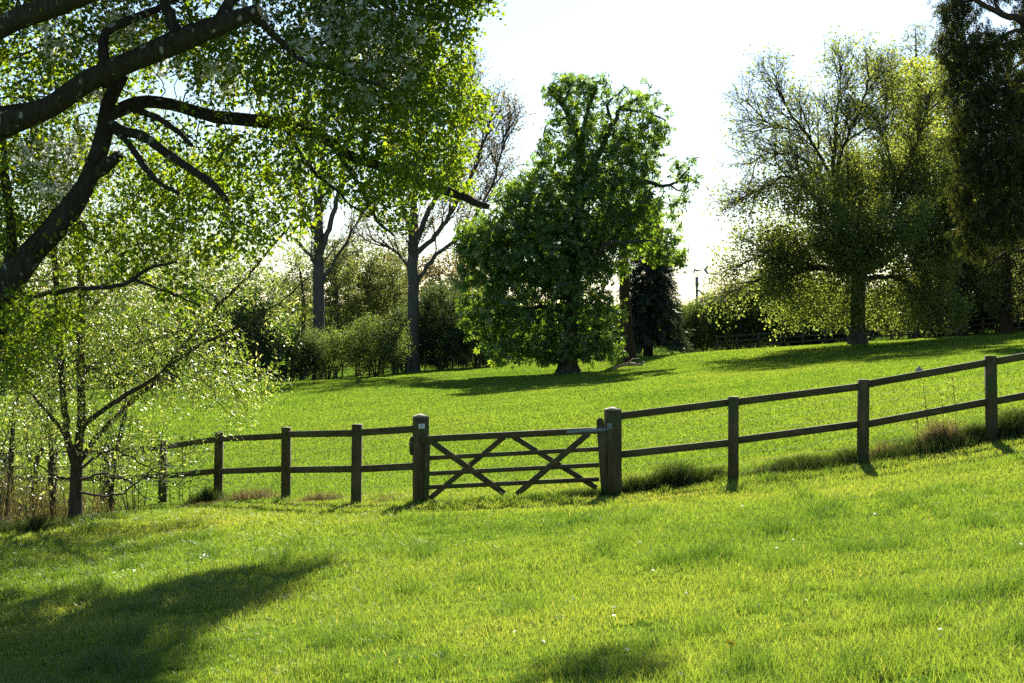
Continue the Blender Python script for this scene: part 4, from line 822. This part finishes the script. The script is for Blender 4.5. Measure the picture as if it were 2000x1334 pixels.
# ------------------------------------------------------------------ turbine mast
def mast():
    d = 135; b = ground_at(1361, d); k = d / F; t = thing("turbine_mast", b, "thin grey mast with a tiny wind turbine and solar panel above the hedge", "mast"); up = np.array([0, 0, 1.])
    g_ = plain("mast_grey", (.16, .2, .2), .6); gl_ = plain("turbine_white", (.3, .36, .42), .5); pn = plain("solar_cell", (.03, .035, .04), .35); T = P(1361, 541, d); T[0] = b[0]; K = lambda px: px * k
    q = MB(); q.tube([b - up * .3, b + (T - b) * .5, T], [.15, .14, .125], 12); q.tube([T - up * .9, T - up * .02], .155, 12); q.build("pole", g_, t, b, False)
    q = MB(); q.tube([T, T + up * K(13)], .04, 8); q.build("turbine_stem", gl_, t, b)
    n = T + up * K(13.5); q = MB(); x = np.array([1., 0, 0]); q.tube([n - x * .25, n - x * .1, n + x * .2, n + x * .45], [.05, .12, .10, .04], 10); nac = q.build("nacelle", gl_, t, b, True)
    q = MB(); c = n + x * .42; V = [c + [0, s_, z] for s_ in (-.012, .012) for z in (-.04, .04)]; q.bar(c, c + x * .3, .03, .05, bev=.004)
    e = c + x * .22; V = [e + [0, -.01, -.03], e + [.36, -.01, -.42], e + [.5, -.01, -.36], e + [.3, -.01, 0], e + [.5, -.01, .40], e + [.36, -.01, .46], e + [0, -.01, .04]]; V += [v + np.array([0, .02, 0]) for v in V]
    q.add(V, [(0, 1, 2, 3), (6, 3, 4, 5), (10, 9, 8, 7), (12, 11, 10, 13)] + [(i, (i + 1) % 7, 7 + (i + 1) % 7, 7 + i) for i in range(7)], [(0, 3, 6), (13, 10, 7)]); q.build("tail_fin", gl_, nac, None) if False else q.build("tail_fin", gl_, t, b)
    for a in (95, 215, 335):
        q = MB(); u = np.array([.0, math.sin(math.radians(a - 90)) * .35, 1]) if False else np.array([-.12, math.cos(math.radians(a)), math.sin(math.radians(a))]); u = unit(u); h = n - x * .24; q.bar(h, h + u * .95, .03, .14, up=(1, .6, 0), bev=.006, taper=.4); q.build("blade", gl_, t, b)
    c = P(1366, 574, d); c[0] = b[0] + .15; q = MB(); w_ = .5
    V = [c + [0, -w_, .42], c + [.75, -w_, -.35], c + [.75, w_, -.35], c + [0, w_, .42]]; nrm = unit(np.array([.77, 0, .75])); V += [v - nrm * .05 for v in V]
    q.add(V, [(0, 1, 2, 3), (7, 6, 5, 4), (0, 4, 5, 1), (1, 5, 6, 2), (2, 6, 7, 3), (3, 7, 4, 0)]); q.build("solar_panel", pn, t, b)
    q = MB(); q.bar(c + [-.02, 0, -.38], c + [.7, 0, -.38], .05, .06); q.bar(c + [-.02, 0, .3], c + [.12, 0, .3], .05, .05); q.build("panel_bracket", g_, t, b)
    q = MB(); c2 = P(1364, 555, d); c2[0] = b[0] + .15; q.bar(c2 - up * .09, c2 + up * .09, .12, .12, up=(1, 0, 0)); q.build("sensor_box", g_, t, b)
mast()

# ------------------------------------------------------------------ small things in the field
def log():
    rng = np.random.default_rng(3); b = ground_at(1225, 84); t = thing("fallen_branch", b, "pale broken branch lying on the grass beside the chestnut's shadow", "branch"); a = ground_at(1197, 84.5); c = ground_at(1253, 83.5); m_ = (a + c) / 2 + [0, 0, .32]
    q = MB(); q.tube(spline([a + [0, 0, .08], m_, c + [0, 0, .22]], .15) + 0, .085, 8); q.build("bough", M["cut"], t, b)
    q = MB(); q.tube([m_, m_ + [.3, -.2, .3], m_ + [.7, -.3, .35]], [.05, .04, .02], 6); q.tube([c + [0, 0, .22], c + [.12, 0, .38], c + [.2, 0, .3]], [.08, .07, .05], 6); q.build("side_branch", M["cut"], t, b)
log()
def stone():
    d = 41; b = ground_at(1795, d); me = bmesh.new(); bmesh.ops.create_icosphere(me, subdivisions=3, radius=1); rng = np.random.default_rng(4)
    for v in me.verts:
        z = v.co.z; r = 1 - .5 * max(z, 0); n_ = 1 + .15 * (rng.uniform() - .5); v.co = Vector((v.co.x * .10 * r * n_, v.co.y * .09 * r * n_, (max(z, -.3) * .09) * n_))
    m_ = bpy.data.meshes.new("stone"); me.to_mesh(m_); m_.materials.append(surf_mat("pale_stone", [(.3, (.22, .19, .16)), (.7, (.38, .34, .3))], (30, 30, 30))); o_ = bpy.data.objects.new("stone", m_); C.objects.link(o_); o_.location = b + [0, 0, .13]; o_.scale = (1.15, 1.15, 1.5)
    tag(o_, "small pale grey stone in the field behind the right-hand fence", "stone")
stone()

# ------------------------------------------------------------------ grass
def blades(name, x, y, h, wd, lean, rng, material, seg=2, tint=None, kind="stuff", label=None, cat=None, parent=None, base=None, zoff=0, z=None):
    n = len(x); z = gz(x, y) if z is None else z
    a = rng.uniform(0, 2 * math.pi, n); ca, sa = np.cos(a), np.sin(a); b_ = rng.uniform(0, 2 * math.pi, n); lx, ly = np.cos(b_) * lean * h, np.sin(b_) * lean * h
    o = np.c_[x, y, z + zoff - .005]; s = np.c_[ca, sa, np.zeros(n)] * (wd / 2)[:, None]; m1 = o + np.c_[lx * .3, ly * .3, h * .55]; tp = o + np.c_[lx, ly, h * (1 - .25 * lean)]
    V = np.stack([o - s, o + s, m1 - s * .8, m1 + s * .8, tp], 1).reshape(-1, 3); i = np.arange(n)[:, None] * 5
    rv = np.clip(rng.normal(.5, .2, n) if tint is None else tint, 0, 1)
    ob = mesh(name, V, [i + np.array([[0, 1, 3, 2]]), i + np.array([[2, 3, 4]])], material, parent, attr=np.repeat(rv, 5), base=base)
    return tag(ob, label, cat, None, kind)
def scatter_d(n, d0, d1, power, rng, half=.43):
    """n points with density ~ d^-power per square metre within the field of view and a margin"""
    u = rng.uniform(0, 1, n); k = 2 - power
    d = d0 * (d1 / d0) ** u if abs(k) < 1e-6 else (d0 ** k + u * (d1 ** k - d0 ** k)) ** (1 / k)
    return rng.uniform(-1, 1, n) * (half * d + .6), d
def lawn():
    rng = np.random.default_rng(201)
    x, d = scatter_d(520000, 5.5, 23, 1.0, rng)
    cl = fbm(x, d, .55, 31); big = fbm(x, d, 3.2, 32); dry = fbm(x * .6, d, 2.4, 33)
    bare = np.clip((fbm(x, d, .9, 37) - .70) * 9, 0, .85); keep = rng.uniform(0, 1, len(x)) < np.clip(.4 + cl * 1.1, 0, 1) * (1 - bare); x, d, cl, big, dry = (q[keep] for q in (x, d, cl, big, dry))
    tuft = np.clip((fbm(x, d, .42, 35) - .60) * 7, 0, 1); lush = np.clip((fbm(x, d, 1.5, 38) - .52) * 4, 0, 1)
    h = (.022 + .045 * cl + .022 * big) * rng.uniform(.6, 1.35, len(x)) * (1 + 1.3 * tuft + .4 * lush); wd = np.maximum(.0036, d * .00035) * rng.uniform(.7, 1.3, len(x))
    tint = .52 + (cl - .5) * -.1 + (dry - .5) * .9 + rng.normal(0, .09, len(x)) - tuft * .3 - lush * .16
    tint = np.clip(tint, 0, .95); odd = rng.uniform(0, 1, len(x)) < .004; tint[odd] = 1
    blades("lawn_grass", x, d, h, wd, rng.uniform(.2, 1.1, len(x)), rng, M["grass"], tint=tint, label="short mown grass in front of the fence")
    x, d = scatter_d(900000, 20, 108, 1.75, rng, .42)
    cl = fbm(x, d, 1.1, 41); big = fbm(x, d, 9, 42); tuft = np.clip((fbm(x, d, .9, 45) - .62) * 6, 0, 1); pt = fbm(x, d * .8, 4.5, 47)
    h = (.4 + 1.3 * pt) * (.022 + .05 * cl + .02 * big) * rng.uniform(.6, 1.3, len(x)) * (1 + .7 * tuft); wd = np.maximum(.005, d * .00036) * rng.uniform(.7, 1.4, len(x))
    tint = np.clip(.5 + (big - .5) * .6 - (pt - .5) * .5 + rng.normal(0, .05, len(x)) - tuft * .2, 0, .8)
    blades("meadow_grass", x, d, h, wd, rng.uniform(.5, 1.4, len(x)), rng, M["meadow"], tint=tint, label="longer meadow grass of the field")
lawn()
def tussock(label, px, d, n, rad, h, mk, seed, dark=0, elong=1):
    rng = np.random.default_rng(seed); b = ground_at(px, d); x = b[0] + rng.normal(0, rad * elong, n); y = b[1] + rng.normal(0, rad * .5, n)
    hh = h * rng.uniform(.4, 1.2, n) * np.exp(-((x - b[0]) / (rad * elong * 2)) ** 2)
    o_ = blades("grass_tussock", x, y, hh, np.full(n, .007) * rng.uniform(.6, 1.3, n), rng.uniform(.2, .9, n), rng, M[mk], kind=None, tint=rng.normal(.5, .25, n)); o_.data.transform(__import__("mathutils").Matrix.Translation(Vector(-b))); o_.location = b
    return tag(o_, label, "grass clump", "grass clumps along the fence")
tussock("big dark tussock right of the hinge post", 1320, 20.35, 2600, .22, .42, "rush", 211, elong=1.4)
tussock("low dark tussock at the foot of the first fence post right of the gate", 1400, 20.4, 1200, .14, .26, "rush", 212)
tussock("small tussock directly beside the hinge post", 1240, 20.4, 1300, .17, .28, "rush", 213)
tussock("long dark grass strip left of the second post right of the gate", 1560, 20.45, 3600, .36, .27, "rush", 214, elong=1.2)
tussock("grass clump at the foot of the second post right of the gate", 1655, 20.45, 1500, .2, .28, "rush", 215)
tussock("tall brown straw clump between the last two posts on the right", 1835, 20.45, 1500, .2, .5, "straw", 216)
tussock("dark grass under the brown straw clump", 1800, 20.4, 4600, .46, .26, "rush", 217, elong=1.3)
tussock("straggly straw beside the second post right of the gate", 1725, 20.45, 260, .14, .36, "straw", 218)
tussock("dark bushy grass at the right edge beyond the last post", 1985, 20.35, 3200, .24, .44, "rush", 219)
tussock("dark grass clump left of the last right-hand post", 1905, 20.4, 1800, .18, .34, "rush", 220)
tussock("leafy weeds under the hanging end of the gate", 1135, 20.15, 1800, .26, .16, "rush", 221, elong=1.4)
tussock("dull brown grass between the first two posts left of the gate", 625, 22.1, 600, .22, .22, "straw", 222)
tussock("dull brown grass left of the second post left of the gate", 490, 23.9, 900, .3, .26, "straw", 223)
tussock("thin brown grass beside the latch post", 760, 20.8, 260, .16, .16, "straw", 224)
tussock("dark green tuft left of the willow foot", 60, 20.6, 1500, .3, .3, "rush", 225, elong=1.5)
tussock("dark green tuft right of the willow foot", 195, 21.3, 700, .22, .2, "rush", 226)
tussock("dark tuft at the foot of the third post left of the gate", 405, 24.3, 800, .2, .34, "rush", 227)
tussock("flattened brown patch in front of the fence bay left of the third post", 378, 23.2, 700, .3, .1, "straw", 228)
def reeds():
    rng = np.random.default_rng(231); n = 2800; px = np.minimum(rng.uniform(-150, 300, n), rng.uniform(-150, 330, n)); d = rng.uniform(22.2, 27, n) + np.clip((100 - px) / 100, 0, 1) * rng.uniform(-1.6, 0, n)
    x = (px - 1000) / F * d; h = rng.uniform(.2, 1.2, n) * np.clip(1.2 - px / 300, .2, 1.1)
    blades("dead_reeds", x, d, h, rng.uniform(.006, .013, n), rng.uniform(.1, .6, n), rng, M["straw"], tint=rng.normal(.35, .25, n), label="dead reddish-brown stems behind the willow foot")
reeds()
shrub("twiggy leafy bush growing through the fence left of its third post", 350, 25.3, 915, 38, 62, "dark", 1.4, 241, 130, lsize=.05, step=.09, stems=4, sr=.008)
for i, (px, d, cy, rx, ry, lb) in enumerate([(265, 24.5, 900, 60, 70, "wispy pale-leaved bush right of the willow trunk"), (205, 25.5, 880, 55, 80, "wispy pale-leaved bush close behind the willow trunk"), (85, 23.2, 900, 60, 100, "wispy pale-leaved bush left of the willow trunk"), (-10, 22, 900, 60, 110, "wispy pale-leaved bush at the left frame edge"), (40, 26.5, 850, 80, 110, "pale-leaved bush on the fence line behind the left saplings")]):
    shrub(lb, px, d, cy, rx, ry, "willow", 3.4, 280 + i, 320, lsize=.07, step=.12, stems=6, sr=.012, tpl=lance_tpl(.26, .12), group="wispy bushes round the willow foot")
def weed_stalk(label, px, d, h, seed):
    rng = np.random.default_rng(seed); b = ground_at(px, d); t = thing("weed_stalk", b, label, "weed", "tall weeds at the right-hand fence"); q = MB(); tp = b + [rng.normal(0, .1), 0, h]; q.tube([b, (b + tp) / 2 + [.02, 0, 0], tp], [.006, .005, .003], 5); q.build("stem", M["bark2"], t, b)
    f = rng.uniform(.2, 1, 60)[:, None]; pts = b + (tp - b) * f; leaves("foliage", pts, np.repeat([[0, 0, 1.]], 60, 0), 1.2, .04, .045, leaf_tpl(.5), M["oak"], t, b, rng)
for i, (px, h, lb) in enumerate([(1815, .95, "tall dry weed leaning behind the brown straw clump"), (1843, .8, "yellow-leaved weed standing in the brown straw clump"), (1868, 1.0, "thin upright weed right of the brown straw clump"), (1790, .55, "short yellow weed left of the brown straw clump")]): weed_stalk(lb, px, 20.5, h, 250 + i)
# daisies, one dandelion, pale scraps
V, Q = [], []
for i in range(9):
    a = i * 2 * math.pi / 9; f = lambda a, r, z: (math.cos(a) * r, math.sin(a) * r, z); Q.append(tuple(len(V) + k for k in range(4))); V += [f(a - .25, .003, 0), f(a - .22, .011, .002), f(a + .22, .011, .002), f(a + .25, .003, 0)]
def flower(name, col, label, cat, sc, px=None, group=None, pts=None):
    dm = mesh(name, V, [np.array(Q)], [M["blossom"] if col is None else col]); dm.data.attributes.new("rnd", 'FLOAT', 'POINT')
    q = MB(); q.tube([(0, 0, -.05), (0, 0, .001)], .0012, 4); q.tube([(0, 0, 0), (0, 0, .003), (0, 0, .004)], [.0035, .003, .001], 8); st_ = q.build("stalk", M["lime"], dm); dm.scale = (sc,) * 3
    return tag(dm, label, cat, group)
d0 = flower("daisy", None, "small white daisy dotted in the sunlit lawn", "daisy", 1.05, group="daisies in the lawn")
rng = np.random.default_rng(261)
for i in range(60):
    dd = rng.uniform(7.2, 17); px = rng.uniform(750, 2000); x = (px - 1000) / F * dd
    o_ = d0 if i == 0 else copy_tree(d0)
    o_.location = (x, dd, gz1(x, dd) + .06); o_.rotation_euler = (rng.uniform(-.4, .4) + .5, rng.uniform(-.5, .5), rng.uniform(0, 6))
dd = flower("dandelion", leaf_mat("dandelion_petal", [(0, (.7, .4, .01)), (1, (.75, .45, .02))], .4, (1, 1, 1), 0), "single orange-yellow dandelion near the bottom edge", "dandelion", 2.6)
g1 = ground_at(1428, 7.95); dd.location = g1 + [0, 0, .07]; dd.rotation_euler = (.5, 0, 0)
def scrap(px, d, label, seed, n=5):
    rng = np.random.default_rng(seed); b = ground_at(px, d); t = thing("petal_scrap", b + [0, 0, .05], label, "scrap", "pale scraps on the shaded lawn")
    pts = rng.normal(0, .035, (n, 3)) * [1.6, .6, .2]; leaves("flake", b + [0, 0, .05] + pts, np.repeat([[1., 0, 0]], n, 0), 1, .005, .032, leaf_tpl(.5, .1, .1), M["blossom"], t, b + [0, 0, .05], rng, up=2)
scrap(402, 15.3, "largest pale scrap on the lawn at the top of the near shadow", 271, 7); scrap(245, 14.8, "pale scrap lying left of the largest one", 272, 4); scrap(412, 13.3, "pale scrap lying inside the near shadow", 273, 3)
